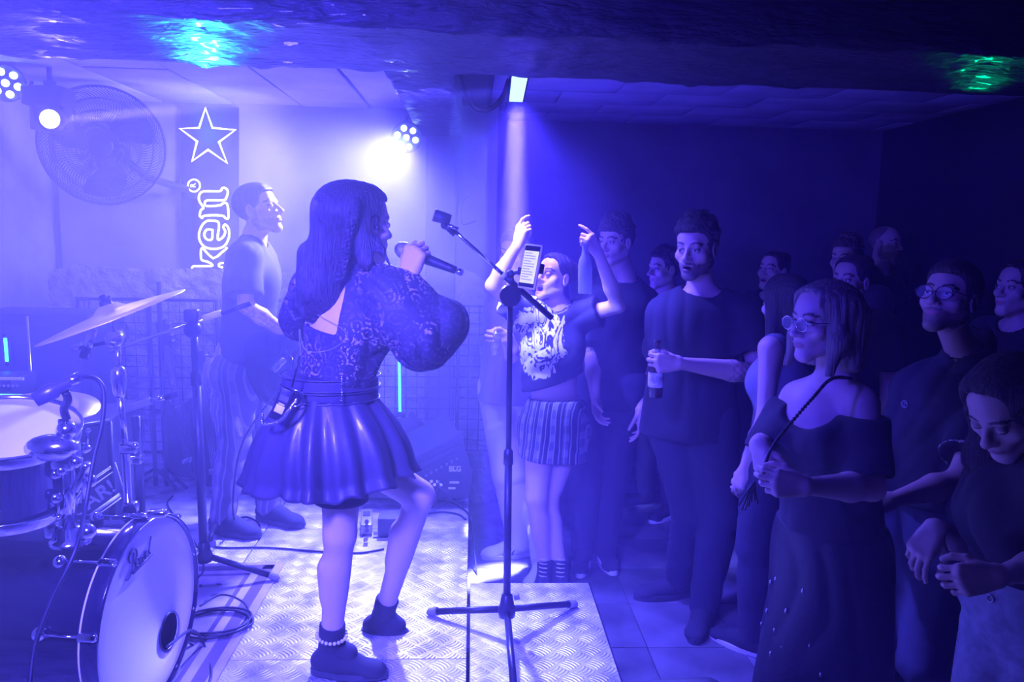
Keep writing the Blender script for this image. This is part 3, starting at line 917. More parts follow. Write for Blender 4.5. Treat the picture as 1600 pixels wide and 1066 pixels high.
def shoe(an, fd, upper_m, sole_m, root, L=.27, high=0, pitch=0, name='shoe', laces=None, stripes=None, z=None):
    """a shoe whose ankle is at an, pointing along fd; pitch lowers the toe (degrees)"""
    fd = V(fd).normalized(); sd = fd.cross(V((0, 0, 1))).normalized()
    if pitch: fd = Matrix.Rotation(math.radians(-pitch), 3, sd) @ fd
    up = sd.cross(fd)
    k = L / .27; g = V(an) - up * .075 * k
    Q = lambda x, y, zz: g + (fd * x + sd * y + up * zz) * k
    rot = axes_rot(fd, sd, up)
    f = Field()
    f.cone(Q(-.035, 0, .045), Q(.03, 0, .045), .037 * k, .040 * k, .02)
    f.cone(Q(.03, 0, .045), Q(.135, .004, .026), .043 * k, .036 * k, .02, flat=(up, .85))
    f.cone(Q(.0, 0, .066), Q(.080, 0, .044), .037 * k, .030 * k, .015)
    f.ell(Q(.150, .003, .022), (.048 * k, .043 * k, .026 * k), rot, .02)
    f.cone(Q(-.008, 0, .055), Q(.0, 0, .085 + high), .042 * k, (.046 if high else .043) * k, .02)
    f.plane(Q(0, 0, .012), -up)
    f.plane(Q(0, 0, .096 + high), up)
    v, F_ = f.mesh(.006)
    o = mesh_obj(name, [(v, F_)], upper_m, root)
    prof = []
    for i in range(28):
        a = 2 * PI * i / 28; c = math.cos(a); s_ = math.sin(a)
        x = .065 + c * .137; wd = .040 + .008 * math.sin(min(max((x + .07) / .27, 0), 1) * PI) * (1 if x > .03 else .2)
        prof.append(Q(x, wd * math.copysign(abs(s_) ** .7, s_), 0))
    b = MB(); b.prism(prof, up * .022 * k); b.build('sole', sole_m, o)
    if laces is not None:
        b = MB()
        for i in range(4):
            x = .045 + i * .022; zz = .078 - i * .011 + (.012 if i == 0 else 0)
            b.tube([Q(x, -.026, zz - .012), Q(x + .004, 0, zz + .002), Q(x, .026, zz - .012)], .0028, 5)
        b.build('laces', laces, o)
    if stripes is not None:
        for q in (-1, 1):
            for i in range(3):
                x = .035 + i * .022
                MB().tube([Q(x, q * .040, .055), Q(x + .018, q * .0445, .024)], .005, 5).build('stripe', stripes, o)
    return o
def shoes(upper_m, sole_m, L=.27, **kw):
    def fn(J, root):
        for n in ('l', 'r'):
            shoe(J['an_' + n] + V((0, 0, 0)), J['ft_' + n], upper_m, sole_m, root, L, **kw)
    return fn

def short_hair(material, curl=.006, top=.012, hl=.0, seed=3, res=.005, name='hair', front=.088, side=-.005):
    def fn(J, root):
        hs = J['hs']; R, F, U = J['ax']; hc = J['hc']; rot = axes_rot(R, F, U)
        W = J['W']; f = Field()
        f.ell(W(0, -.020, .042), [(a + .007) * hs for a in (.073, .092, .076 + top)], rot, .02)
        f.ell(W(0, .020, .060 + top * .6), [q * hs for q in (.066, .070, .050)], rot, .03)
        r = np.random.RandomState(seed)
        for i in range(int(46 if curl > .003 else 0)):
            a = r.uniform(-2.4, 2.4); b = r.uniform(.05, 1.25)
            x = math.sin(a) * math.cos(b) * .074; y = math.cos(a) * math.cos(b) * .085 - .010; z = .045 + math.sin(b) * (.078 + top)
            f.ell(W(x, y, z), [q * hs * (1 + curl * 60) for q in (.013, .013, .012)], rot, .008)
        def n1(X, Y, Z):
            return (curl * .8 * np.sin(X * 210 + 2 * np.sin(Z * 90)) * np.sin(Y * 190 + 1.5 * np.sin(X * 80)) * np.sin(Z * 200)).astype(np.float32)
        f.warp(n1)
        # face opening and nape
        f.box(W(0, .10, -.02 + hl), [q * hs for q in (.075, .052, front)], rot, .03, .02, '-')
        f.box(W(0, .05, -.085 + side), [q * hs for q in (.11, .075, .07)], rot, .02, .01, '-')
        f.plane(W(0, -.05, -.075), -U)
        v, F_ = f.mesh(res)
        return mesh_obj(name, [(v, F_)], material, root)
    return fn

def hair_mesh(material, build, res=.005, strands=(.0010, 420), axis=(0, 0, 1), name='hair', cuts=None, sm=1):
    """long hair: build(f, J) adds the masses; fine ridges run along axis"""
    def fn(J, root):
        f = Field(); build(f, J)
        a = npv(V(axis).normalized()); p1 = npv(V(axis).orthogonal().normalized()); p2 = np.cross(a, p1)
        amp, fr = strands
        def n1(X, Y, Z):
            u = X * p1[0] + Y * p1[1] + Z * p1[2]; v_ = X * p2[0] + Y * p2[1] + Z * p2[2]; z = X * a[0] + Y * a[1] + Z * a[2]
            wv = .006 * np.sin(z * 22 + 3 * u * 10)
            return (amp * (np.sin((u + wv) * fr) + .7 * np.sin((v_ + wv) * fr * .83 + 1.3) + .8 * np.sin((u + v_ + wv) * fr * .37))).astype(np.float32)
        f.warp(n1)
        v, F_ = f.mesh(res)
        v = smooth_mesh(v, F_, sm, .3)
        return mesh_obj(name, [(v, F_)], material, root)
    return fn

def glasses(material, lens=None, rnd=.022):
    def fn(J, root):
        W = J['W']; R, F, U = J['ax']; b = MB()
        for q in (-1, 1):
            pts = []
            for i in range(20):
                a = 2 * PI * i / 20
                pts.append(W(q * .032 + math.cos(a) * rnd * 1.12, .104, -.002 + math.sin(a) * rnd * .9))
            b.tube(pts, .0017, 6, closed=True)
            b.tube([W(q * .056, .104, .004), W(q * .070, .095, .006), W(q * .080, .04, .004), W(q * .079, -.01, .006)], .0018, 6)
        b.tube([W(-.009, .105, 0), W(0, .108, .004), W(.009, .105, 0)], .0015, 6)
        o = b.build('glasses', material, root)
        g = MB()
        for q in (-1, 1):
            vs = [W(q * .032, .1042, -.002)] + [W(q * .032 + math.cos(2 * PI * i / 20) * rnd * 1.1, .104, -.002 + math.sin(2 * PI * i / 20) * rnd * .88) for i in range(20)]
            g.add(vs, [(0, 1 + i, 1 + (i + 1) % 20) for i in range(20)])
        g.build('lenses', LENS, o)
    return fn
LENS = mat('lens_glass', (.9, .9, .95), .05, alpha=.18)
HAIR_DARK = mat('dark_hair', (.055, .040, .036), .40, bump=(45, 1.0, .008, (6, 6, .35)), var=(40, .7, (.018, .013, .012), (4, 4, .2)))
HAIR_BROWN = mat('brown_hair', (.07, .045, .035), .45, bump=(45, .9, .006, (6, 6, .35)))
HAIR_BLOND = mat('ash_blond_hair', (.32, .27, .22), .42, bump=(45, .9, .006, (6, 6, .35)), var=(40, .6, (.13, .10, .08), (3, 3, .25)))
def cloth(name, c, rough=.85, **k): return mat(name, c, rough, bump=(500, .25, .0008), sheen=.03, **k)
TEE = cloth('black_cotton', (.022, .02, .026)); JEANS_D = cloth('dark_denim', (.035, .035, .05)); JEANS_L = cloth('pale_denim', (.42, .45, .52), var=(30, .3))
GREYT = cloth('grey_cotton', (.13, .12, .14)); CREAM = cloth('pale_canvas', (.55, .52, .50)); POLO = cloth('navy_knit', (.028, .026, .035))
SOLE_W = mat('white_rubber_sole', (.7, .7, .68), .6); SOLE_D = mat('dark_rubber_sole', (.05, .05, .055), .6)
CANVAS = cloth('black_canvas', (.03, .03, .035)); SHOE_W = mat('white_leather', (.7, .7, .7), .5)
# ------------------------------------------------------------------ the audience
def tattoo(spots):
    """inked patches: list of (point, radius)"""
    def fn(p, c):
        for q, r in spots:
            d = np.linalg.norm(p - npv(q), axis=1) / r
            w = (np.sin(p[:, 0] * 190) * np.sin(p[:, 2] * 210 + 2) + .5 > .35) & (d < 1)
            c[w] = c[w] * .6
        return c
    return fn
def setj(J, **kw):
    p0 = J['pelvis'].copy()
    if 'pelvis' in kw:
        d = P(*kw['pelvis']) - p0
        for n in 'lr':
            J['hip_' + n] = J['hip_' + n] + d
            for q in ('kn_', 'an_'): J[q + n] = J[q + n] + V((d.x, d.y, 0))
    for n in 'lr':
        if 'sh_' + n in kw and 'el_' + n not in kw:
            d = P(*kw['sh_' + n]) - J['sh_' + n]; J['el_' + n] = J['el_' + n] + d; J['wr_' + n] = J['wr_' + n] + d
    for k, v in kw.items(): J[k] = V(v) if len(v) == 3 and abs(v[0]) < 20 else P(*v)

# bearded man with a beer bottle
def beer_man():
    Y = 3.4
    J = skeleton(P(1088, 388, Y), -32, w=1.12, stance=.10)
    J['sh_l'] = P(1166, 492, Y - .06); J['sh_r'] = P(1040, 492, Y + .07); J['neck'] = P(1098, 462, Y + .02)
    J['el_l'] = P(1186, 585, Y - .12)
    c = P(1026, 566, Y - .27); w_, d, n = grip(c, (0.0, 0, 1), P(1026, 566, Y - .27) - P(1080, 575, Y - .24), -1)
    J['wr_l'] = w_; J['hd_l'] = dict(d=d, n=n, curls=GRIP, thumb=(.75, .5, -.5))
    J['el_r'] = P(1030, 590, Y + .15); J['wr_r'] = P(1050, 668, Y + .12)
    J['an_r'] = Pz(1060, 905, .085); J['ft_r'] = V((-1, -.15, 0)); J['an_l'] = Pz(1100, 945, .085); J['ft_l'] = V((-.45, -.9, 0))
    J['kn_l'] = P(1125, 800, Y - .10); J['kn_r'] = P(1080, 800, Y + .02)
    person('bearded man in black T-shirt holding a beer bottle across his stomach', J,
           dict(F=(-.62, -.78, -.10), s=1.08, beard=.72, mouth=.1, paint=tattoo([(P(1150, 580, Y - .17), .07)]), brow=(.03, .02, .02), scalp=0, lips=(.42, .2, .2)),
           [shirt(TEE, hem=.47, loose=.03, seed=5), trousers(JEANS_D, seed=6, wide=1.15), shoes(CANVAS, SOLE_D, .30, laces=RUBBER), short_hair(HAIR_DARK, .006, .022, seed=4)])
    return c
beer_c = beer_man()

# woman with both arms up
def graphic(p):  pass
def cheering_woman():
    Y = 3.72
    J = skeleton(P(866, 434, Y), -42, sex='f', stance=.055, w=.98)
    setj(J, neck=(872, 487, Y + .02), sh_r=(822, 492, Y - .02), sh_l=(905, 495, Y + .02), el_r=(770, 446, Y - .10), el_l=(966, 478, Y - .06),
         wr_r=(808, 384, Y - .16), wr_l=(935, 396, Y - .18), waist=(868, 600, Y + .03), pelvis=(868, 650, Y + .04), chest=(862, 540, Y + .02),
         hip_r=(846, 672, Y), hip_l=(890, 674, Y + .06), kn_r=(838, 778, Y - .08), kn_l=(856, 782, Y - .02))
    an_r = Pz(852, 893, .10); an_l = Pz(876, 893, .10)
    J['an_r'] = an_r; J['an_l'] = an_l; J['ft_r'] = V((-.35, -.94, 0)); J['ft_l'] = V((-.15, -.98, 0))
    J['hd_r'] = dict(d=(.22, -.25, .95), n=(-.8, -.6, 0), curls=[(25, 30, 20), (60, 80, 50), (65, 85, 50), (65, 85, 50)])
    # left hand holds a bottle hanging down, index finger pointing away
    c = P(927, 377, Y - .22)
    J['hd_l'] = dict(d=(-.55, -.25, .78), n=(.35, -.75, .35), curls=[(25, 20, 8), (60, 75, 45), (62, 78, 45), (62, 78, 45)], thumb=(.6, .5, -.6))
    def paint(p, c):
        return c
    def printed(c):
        return 0
    tee = shirt(FLAME, hem=.56, sleeve=.52, e=.020, loose=.015, seed=8, fold=.005, neck=.082, plane=(P(862, 598, Y), V((.35, 0, -1))), neckoff=.02, res=.008)
    skirt = mini_skirt
    person('cheering woman with both arms raised, in printed cropped T-shirt and plaid miniskirt', J,
           dict(F=(-.74, -.62, .25), s=.95, mouth=1.0, smile=1, closed=True, brow=(.05, .03, .02), lips=(.5, .18, .2), makeup=1),
           [tee, skirt, boots, updo], skin=(.68, .50, .42))
    return J
FLAME = None
def flame_material():
    m = mat('printed_black_cotton', (.022, .02, .026), .8, bump=(500, .25, .0008))
    nt = m.node_tree; b = nt.nodes['Principled BSDF']
    tc = nt.nodes.new('ShaderNodeTexCoord')
    sp = nt.nodes.new('ShaderNodeSeparateXYZ'); nt.links.new(tc.outputs['Object'], sp.inputs[0])
    cx = P(845, 530, 3.6); X = NX(nt, sp.outputs[0]) - (cx.x); Yc = NX(nt, sp.outputs[1]); Z = NX(nt, sp.outputs[2]) - cx.z
    n = nt.nodes.new('ShaderNodeTexNoise'); n.inputs['Scale'].default_value = 10; n.inputs['Detail'].default_value = 3; n.inputs['Distortion'].default_value = 2.2
    mp = nt.nodes.new('ShaderNodeMapping'); mp.inputs['Scale'].default_value = (1.6, .2, .8)
    nt.links.new(tc.outputs['Object'], mp.inputs[0]); nt.links.new(mp.outputs[0], n.inputs['Vector'])
    r = (X * X * 90 + Z * Z * 38).f('MULTIPLY_ADD', -.42, 1.15)          # fades out from the chest
    v = NX(nt, n.outputs[0]) + r
    on = v.f('GREATER_THAN', 1.08)
    wv = NX(nt, n.outputs[0]).f('MULTIPLY', 26).f('SINE').f('GREATER_THAN', -.35)
    mx = nt.nodes.new('ShaderNodeMix'); mx.data_type = 'RGBA'
    front = Yc.f('LESS_THAN', 3.78)
    nt.links.new((on * wv * front).s, mx.inputs[0])
    mx.inputs[6].default_value = (.022, .02, .026, 1); mx.inputs[7].default_value = (.8, .8, .82, 1)
    nt.links.new(mx.outputs[2], b.inputs['Base Color'])
    return m
FLAME = flame_material()
def plaid_material(name, c1, c2, c3, s, cen=(0, 0, 0)):
    m = mat(name, c1, .85, bump=(500, .25, .0008)); nt = m.node_tree; b = nt.nodes['Principled BSDF']
    tc = nt.nodes.new('ShaderNodeTexCoord'); sp = nt.nodes.new('ShaderNodeSeparateXYZ'); nt.links.new(tc.outputs['Object'], sp.inputs[0])
    X = NX(nt, sp.outputs[0]) - NX(nt, sp.outputs[1]) * .6; Z = NX(nt, sp.outputs[2])
    sx = (X * s).f('SINE').f('GREATER_THAN', .35); sx2 = (X * s * 2.7).f('SINE').f('GREATER_THAN', .8)
    sz = (Z * s * .8).f('SINE').f('GREATER_THAN', .1)
    m1 = nt.nodes.new('ShaderNodeMix'); m1.data_type = 'RGBA'; m2 = nt.nodes.new('ShaderNodeMix'); m2.data_type = 'RGBA'
    nt.links.new((sx * (sz * .5 + .5)).s, m1.inputs[0]); m1.inputs[6].default_value = (*c1, 1); m1.inputs[7].default_value = (*c2, 1)
    nt.links.new((sx2 * .8).s, m2.inputs[0]); nt.links.new(m1.outputs[2], m2.inputs[6]); m2.inputs[7].default_value = (*c3, 1)
    nt.links.new(m2.outputs[2], b.inputs['Base Color']); return m
PLAID = plaid_material('plaid_wool', (.03, .025, .035), (.30, .28, .30), (.55, .5, .5), 105)
def mini_skirt(J, root):
    f = Field(); Fh = V((0, 0, 1)).cross((J['hip_r'] - J['hip_l']).normalized())
    a = J['waist'] * .25 + J['pelvis'] * .75 + V((0, 0, .07)); b = (J['hip_r'] + J['hip_l']) / 2 + V((0, 0, -.16))
    f.cone(a, J['pelvis'], .118, .152, .03, flat=(Fh, .80)); f.cone(J['pelvis'], b, .158, .155, .03, flat=(Fh, .88))
    for n in 'lr': f.cone(J['hip_' + n], J['hip_' + n].lerp(J['kn_' + n], .6), .104, .098, .03)
    for n in 'lr': f.ell(J['hip_' + n] - Fh * .05, (.098, .098, .11), None, .04)
    f.warp(folds(.0035, 34, 3, (1, .3, .1)))
    f.plane(a + V((0, 0, -.02)), (0, 0, 1)); f.plane(b + V((0, 0, .03)), (-.12, 0, -1))
    v, F_ = f.mesh(.007); o = mesh_obj('miniskirt', [(v, F_)], PLAID, root)
    return o
def boots(J, root):
    for n in 'lr':
        o = shoe(J['an_' + n] - V((0, 0, .02)), J['ft_' + n], CANVAS, SOLE_D, root, .25, high=.07, name='boot')
        an = J['an_' + n]; fd = J['ft_' + n].normalized(); sd = fd.cross(V((0, 0, 1))); b = MB()
        for i in range(5):
            c = an + fd * (.045 - i * .002) + V((0, 0, -.005 + i * .02))
            b.tube([c - sd * .02, c + fd * .006, c + sd * .02], .003, 5)
        b.build('laces', WHITE, o)
def updo(J, root):
    W = J['W']; R, F, U = J['ax']; f = Field(); rot = axes_rot(R, F, U)
    f.ell(W(0, -.024, .040), [q * .95 for q in (.079, .092, .083)], rot, .02)
    f.ell(W(0, -.105, .075), (.035, .033, .033), rot, .02); f.ell(W(0, .018, .055), (.066, .069, .062), rot, .02)
    f.box(W(0, .10, -.01), (.066, .052, .09), rot, .03, .02, '-'); f.box(W(0, .045, -.085), (.11, .07, .085), rot, .02, .01, '-')
    f.warp(lambda X, Y, Z: (.0015 * np.sin(X * 300 + Z * 150)).astype(np.float32)); f.plane(W(0, -.05, -.07), -U)
    v, F_ = f.mesh(.005); mesh_obj('hair', [(v, F_)], HAIR_DARK, root)
    b = MB(); p = J['neck']; Rr = J['R']; FF = J['F']; pts = []
    for i in range(25):
        a = 2 * PI * i / 24; pts.append(p + Rr * math.cos(a) * .070 + FF * (math.sin(a) * .066 + .02) + V((0, 0, .03 - .035 * math.sin(a))))
    for i in range(24):
        q = (pts[i] + pts[i + 1]) / 2; t = (pts[i + 1] - pts[i]).normalized(); u = t.cross(V((0, 0, 1)) if i % 2 else t.orthogonal()).normalized()
        b.tube([q + t * .010 * math.cos(x) + u * .006 * math.sin(x) for x in [k * 2 * PI / 8 for k in range(8)]], .0022, 5, closed=True)
    b.build('chain_necklace', CHROME, root)
JC = cheering_woman()

# tall young man with curly hair
def curly_man():
    Y = 4.05
    J = skeleton(P(962, 378, Y), -38, w=.98, stance=.09)
    setj(J, neck=(976, 440, Y + .03), sh_l=(1008, 475, Y + .08), el_l=(1004, 575, Y - .02), wr_l=(1000, 640, Y - .12), el_r=(925, 560, Y - .05), wr_r=(930, 620, Y - .15))
    J['an_r'] = Pz(910, 856, .085); J['an_l'] = Pz(946, 852, .085); J['ft_r'] = V((-.2, -1, 0)); J['ft_l'] = V((.05, -1, 0))
    J['kn_r'] = P(912, 775, Y - .04); J['kn_l'] = P(955, 770, Y + .02)
    J['hd_l'] = dict(d=(.05, -.25, -1), n=(.9, -.4, 0), curls=RELAX)
    person('tall young man with curly fringe in black T-shirt behind the cheering woman', J,
           dict(F=(-.72, -.68, -.05), s=1.0, scalp=.0, brow=(.04, .03, .02)),
           [shirt(TEE, hem=.46, loose=.03, seed=11, sleeve=.85), trousers(JEANS_D, seed=12), shoes(CANVAS, SOLE_W, .28, laces=RUBBER), short_hair(HAIR_BROWN, .009, .020, seed=6, front=.07)])
curly_man()

# person half hidden behind the phone, with a drinks can
def can_person():
    Y = 4.15
    J = skeleton(P(806, 398, Y), -10, w=1.0, stance=.10)
    setj(J, neck=(808, 458, Y + .02), sh_r=(786, 500, Y + .05), sh_l=(848, 492, Y + .05), el_r=(800, 556, Y - .16), el_l=(850, 575, Y))
    J['kn_r'] = P(795, 742, Y - .05); J['kn_l'] = P(838, 745, Y + .05)
    J['an_r'] = Pz(812, 845, .085); J['an_l'] = Pz(850, 875, .085); J['ft_r'] = V((-1, -.25, 0)); J['ft_l'] = V((-.4, -.9, 0))
    c = P(774, 528, Y - .28); w_, d, n = grip(c, (0, 0, 1), V((-1, -.2, .15)), 1)
    J['wr_r'] = w_; J['hd_r'] = dict(d=d, n=n, curls=[(40, 60, 35)] * 4, thumb=(.75, .5, -.5))
    person('man with a drinks can behind the phone, in grey T-shirt and pale trousers', J,
           dict(F=(-.5, -.85, 0), s=1.0, scalp=0),
           [shirt(GREYT, hem=.48, loose=.03, seed=14), trousers(CREAM, seed=15, wide=1.2), lambda J, r: [shoe(J['an_' + n], J['ft_' + n], SHOE_W, SOLE_W, r, .29, stripes=CANVAS, laces=WHITE) for n in 'rl'], short_hair(HAIR_DARK, .005, .014, seed=8)])
    return c
can_c = can_person()

# woman with glasses in front
def glasses_woman():
    Y = 2.3
    J = skeleton(P(1286, 502, Y), -62, sex='f', w=1.12, stance=.08)
    setj(J, neck=(1305, 598, Y + .02), sh_l=(1346, 632, Y - .08), sh_r=(1246, 622, Y + .14), chest=(1290, 680, Y + .03), waist=(1296, 770, Y + .06), pelvis=(1300, 860, Y + .08),
         el_l=(1362, 762, Y - .18), el_r=(1196, 700, Y + .12), wr_r=(1176, 706, Y - .06))
    J['wr_l'] = P(1258, 760, Y - .34); J['hd_l'] = dict(d=(-.95, -.10, .12), n=(-.1, -.95, .1), curls=[(35, 50, 30), (40, 55, 30), (50, 60, 35), (55, 60, 35)], thumb=(.7, .5, -.5))
    J['wr_r'] = P(1186, 692, Y - .02); J['hd_r'] = dict(d=(.12, -.30, -.95), n=(-.9, -.4, .1), curls=[(35, 50, 30), (40, 55, 30), (45, 60, 35), (50, 60, 35)], thumb=(.6, .5, -.5))
    def hair(f, J):
        W = J['W']; R, F, U = J['ax']; rot = axes_rot(R, F, U); s = .96
        f.ell(W(0, -.018, .044), [q * s for q in (.088, .102, .086)], rot, .02)
        f.ell(W(0, .040, .064), [q * s for q in (.066, .055, .046)], rot, .02)
        for q in (-1, 1):
            f.cone(W(q * .062, .008, .06), W(q * .086, .018, -.055), .030, .026, .03); f.cone(W(q * .086, .018, -.055), W(q * .094, .052, -.148), .026, .012, .03)
            f.cone(W(q * .064, -.04, .04), W(q * .085, -.035, -.12), .042, .030, .03)
        f.cone(W(0, -.08, .03), W(0, -.085, -.12), .055, .040, .04); f.cone(W(-.05, -.07, 0), W(-.055, -.065, -.13), .05, .035, .03); f.cone(W(.05, -.07, 0), W(.055, -.065, -.13), .05, .035, .03)
        f.box(W(0, .12, -.03), (.054, .076, .125), rot, .04, .015, '-')
        f.plane(W(0, -.02, -.150), -U)
    def dress(J, root):
        f = Field(); e = .016
        up = V((0, 0, 1)); Rs = (J['sh_r'] - J['sh_l']); Rs.z = 0; Rs.normalize(); Fs = up.cross(Rs).normalized()
        f.ell(J['chest'] + Fs * .01, (.158, .128, .17), axes_rot(Rs, Fs, up), .05)
        for q in (-1, 1): f.ell(J['chest'] + Fs * .092 + Rs * q * .072 - up * .008, (.078, .070, .078), axes_rot(Rs, Fs, up), .03)
        f.cone(J['chest'], J['pelvis'], .148, .172, .04, flat=(Fs, .85))
        for n in 'lr':
            S, E = J['sh_' + n], J['el_' + n]; d = (E - S).normalized()
            f.cone(S + d * .05, S + d * .20, .072, .064, .03)
        f.warp(folds(.003, 26, 21, Rs[:]))
        # wide neckline, off both shoulders
        f.box(J['neck'] + V((0, 0, .04)) + Fs * .045, (.30, .30, .115), axes_rot(Rs, Fs, up), .02, .01, '-')
        f.ell(J['neck'] + Fs * .12 - up * .075, (.085, .10, .055), axes_rot(Rs, Fs, up), .012, '-')
        f.plane(J['pelvis'] + V((0, 0, .02)), (0, 0, -1))
        for n in 'lr':
            S, E = J['sh_' + n], J['el_' + n]; d = (E - S).normalized(); c = S + d * .20
            f.cone(c + d * .125, c + d * .13, .125, .125, .004, '-')
        v, F_ = f.mesh(.007); mesh_obj('top', [(smooth_mesh(v, F_, 1, .4), F_)], cloth('black_jersey', (.03, .027, .034)), root)
    def skirt(J, root):
        f = Field(); p = J['pelvis']; b = V((p.x, p.y, .10)); Fh = J['F']
        f.cone(J['waist'], p, .155, .188, .03, flat=(Fh, .85)); f.cone(p, b, .190, .235, .03, flat=(Fh, .85))
        f.warp(folds(.006, 20, 9, J['R'][:])); f.plane(b + V((0, 0, .03)), (0, 0, -1)); f.plane(p + V((0, 0, .10)), (0, 0, 1))
        v, F_ = f.mesh(.010); o = mesh_obj('long_skirt', [(smooth_mesh(v, F_, 1, .4), F_)], mat('black_sequin_cloth', (.02, .018, .024), .5, bump=(60, .4, .003)), root)
        bb = MB()                                  # little drop-shaped sequins
        for (x, y) in [(1183, 855), (1179, 882), (1190, 890), (1204, 910), (1254, 924), (1187, 935), (1198, 955), (1228, 955), (1184, 965), (1190, 975), (1222, 1012), (1204, 1022), (1282, 1055), (1212, 905), (1243, 985), (1265, 1010), (1210, 985)]:
            d = V(ray(x, y)).normalized(); q = P(x, y, Y - .13)
            c2 = V((p.x, p.y)); rr = .19
            # land on the skirt: march along the view ray until close to its axis
            t0 = (q - V(CAMP)).length - .25
            for i in range(60):
                w3 = V(CAMP) + d * (t0 + i * .01); t = (p.z - w3.z) / (p.z - .1); R_ = .190 + .045 * t
                u = (w3 - p).dot(J['R']); v2 = (w3 - p).dot(J['F']) / .85
                if math.hypot(u, v2) < R_ + .004: break
            else: continue
            bb.sphere(w3, .007, 6, sc=(.7, .7, 1.4))
        bb.build('sequins', CHROME, o)
    person('woman with glasses and streaked bob hair in black off-shoulder top, hands clasped', J,
           dict(F=(-.955, -.28, -.04), s=.98, paint=tattoo([(P(1302, 628, Y - .10), .035)]), lips=(.45, .2, .2), brow=(.09, .06, .05)),
           [dress, skirt, shoes(CANVAS, SOLE_D, .25), hair_mesh(HAIR_BLOND, hair, .005, (.0012, 360), (0, 0, 1)), glasses(CHROME)], skin=(.64, .46, .40), handres=.0032)
    b = MB()
    pts = spline([P(1335, 592, Y - .02), P(1300, 592, Y - .135), P(1270, 622, Y - .17), P(1230, 668, Y - .19), P(1206, 700, Y - .22), P(1196, 726, Y - .24), P(1192, 752, Y - .22)], 10)
    for i in range(0, len(pts) - 1):
        q = pts[i]; t = (pts[i + 1] - q).normalized(); b.sphere(q, .0058, 6)
        b.tube([q, pts[i + 1]], .003, 5)
    tag(b.build('bag_strap', BLACK), 'twisted black bag strap crossing the chest of the woman with glasses', 'strap')
    t = thing('bag_tassel', P(1176, 762, Y - .2), 'dark leather tassel hanging below the clasped hands of the woman with glasses', 'tassel')
    for k in range(7):
        a = P(1180, 752, Y - .2); e_ = P(1154 + k * 5, 790 + 8 * math.sin(k), Y - .2 + .01 * (k % 3))
        MB().tube([a, (a + e_) / 2 + V((-.003, 0, 0)), e_], [.002, .003, .0025], 6).build('strand', BLACK, t)
    return J
JF = glasses_woman()

# man with glasses looking up
def glasses_man():
    Y = 2.68
    J = skeleton(P(1484, 468, Y), -58, w=1.22, stance=.11)
    setj(J, neck=(1512, 556, Y + .04), sh_l=(1562, 610, Y - .02), sh_r=(1428, 608, Y + .16), chest=(1500, 650, Y + .05), waist=(1470, 760, Y + .08), pelvis=(1440, 860, Y + .1),
         el_l=(1498, 752, Y - .22), wr_l=(1392, 782, Y - .26), el_r=(1400, 740, Y + .2), wr_r=(1350, 800, Y + .10),
         hip_l=(1462, 890, Y + .05), hip_r=(1400, 890, Y + .18), kn_l=(1440, 1040, Y - .05), kn_r=(1352, 1040, Y + .1))
    J['hd_l'] = dict(d=(-1, -.1, -.1), n=(0, -.7, .7), curls=RELAX)
    def collar(f, J):
        up = (J['neck'] - J['pelvis']).normalized()
        f.cone(J['neck'] + up * .0, J['neck'] + up * .045 + J['F'] * -.005, .088, .078, .01)
    polo = shirt(POLO, hem=.47, sleeve=.78, e=.020, loose=.035, seed=31, fold=.005, extra=collar, neck=.068, neckoff=.0)
    def trims(J, root):
        S, E = J['sh_l'], J['el_l']; d = (E - S).normalized(); c = S + (E - S) * .775; u = d.orthogonal().normalized(); v = d.cross(u); s = J['H'] / 1.75; w = J['w']
        f = Field(); f.cone(S, c + d * .005, .055 * s * w + .023, .054 * s * w + .036, .025)
        rr = axes_rot(u, v, d); f.box(c + d * .078, (.13, .13, .08), rr, .001, .002, '-'); f.box(c - d * .130, (.13, .13, .125), rr, .001, .002, '-')
        vv, F_ = f.mesh(.004); mesh_obj('sleeve_trim', [(vv, F_)], WHITE, root)
    global ROOT_G
    ROOT_G = person('man with glasses and moustache looking up, in dark polo shirt', J,
           dict(F=(-.80, -.48, .26), s=1.06, beard=.55, scalp=0, brow=(.03, .02, .02)),
           [polo, trims, trousers(cloth('blue_denim', (.10, .11, .16)), seed=33, wide=1.2, top=.55), shoes(CANVAS, SOLE_D, .29), short_hair(HAIR_DARK, .003, .012, seed=9), glasses(BLACK, rnd=.025)], skin=(.55, .38, .31))
    return J
JG = glasses_man()

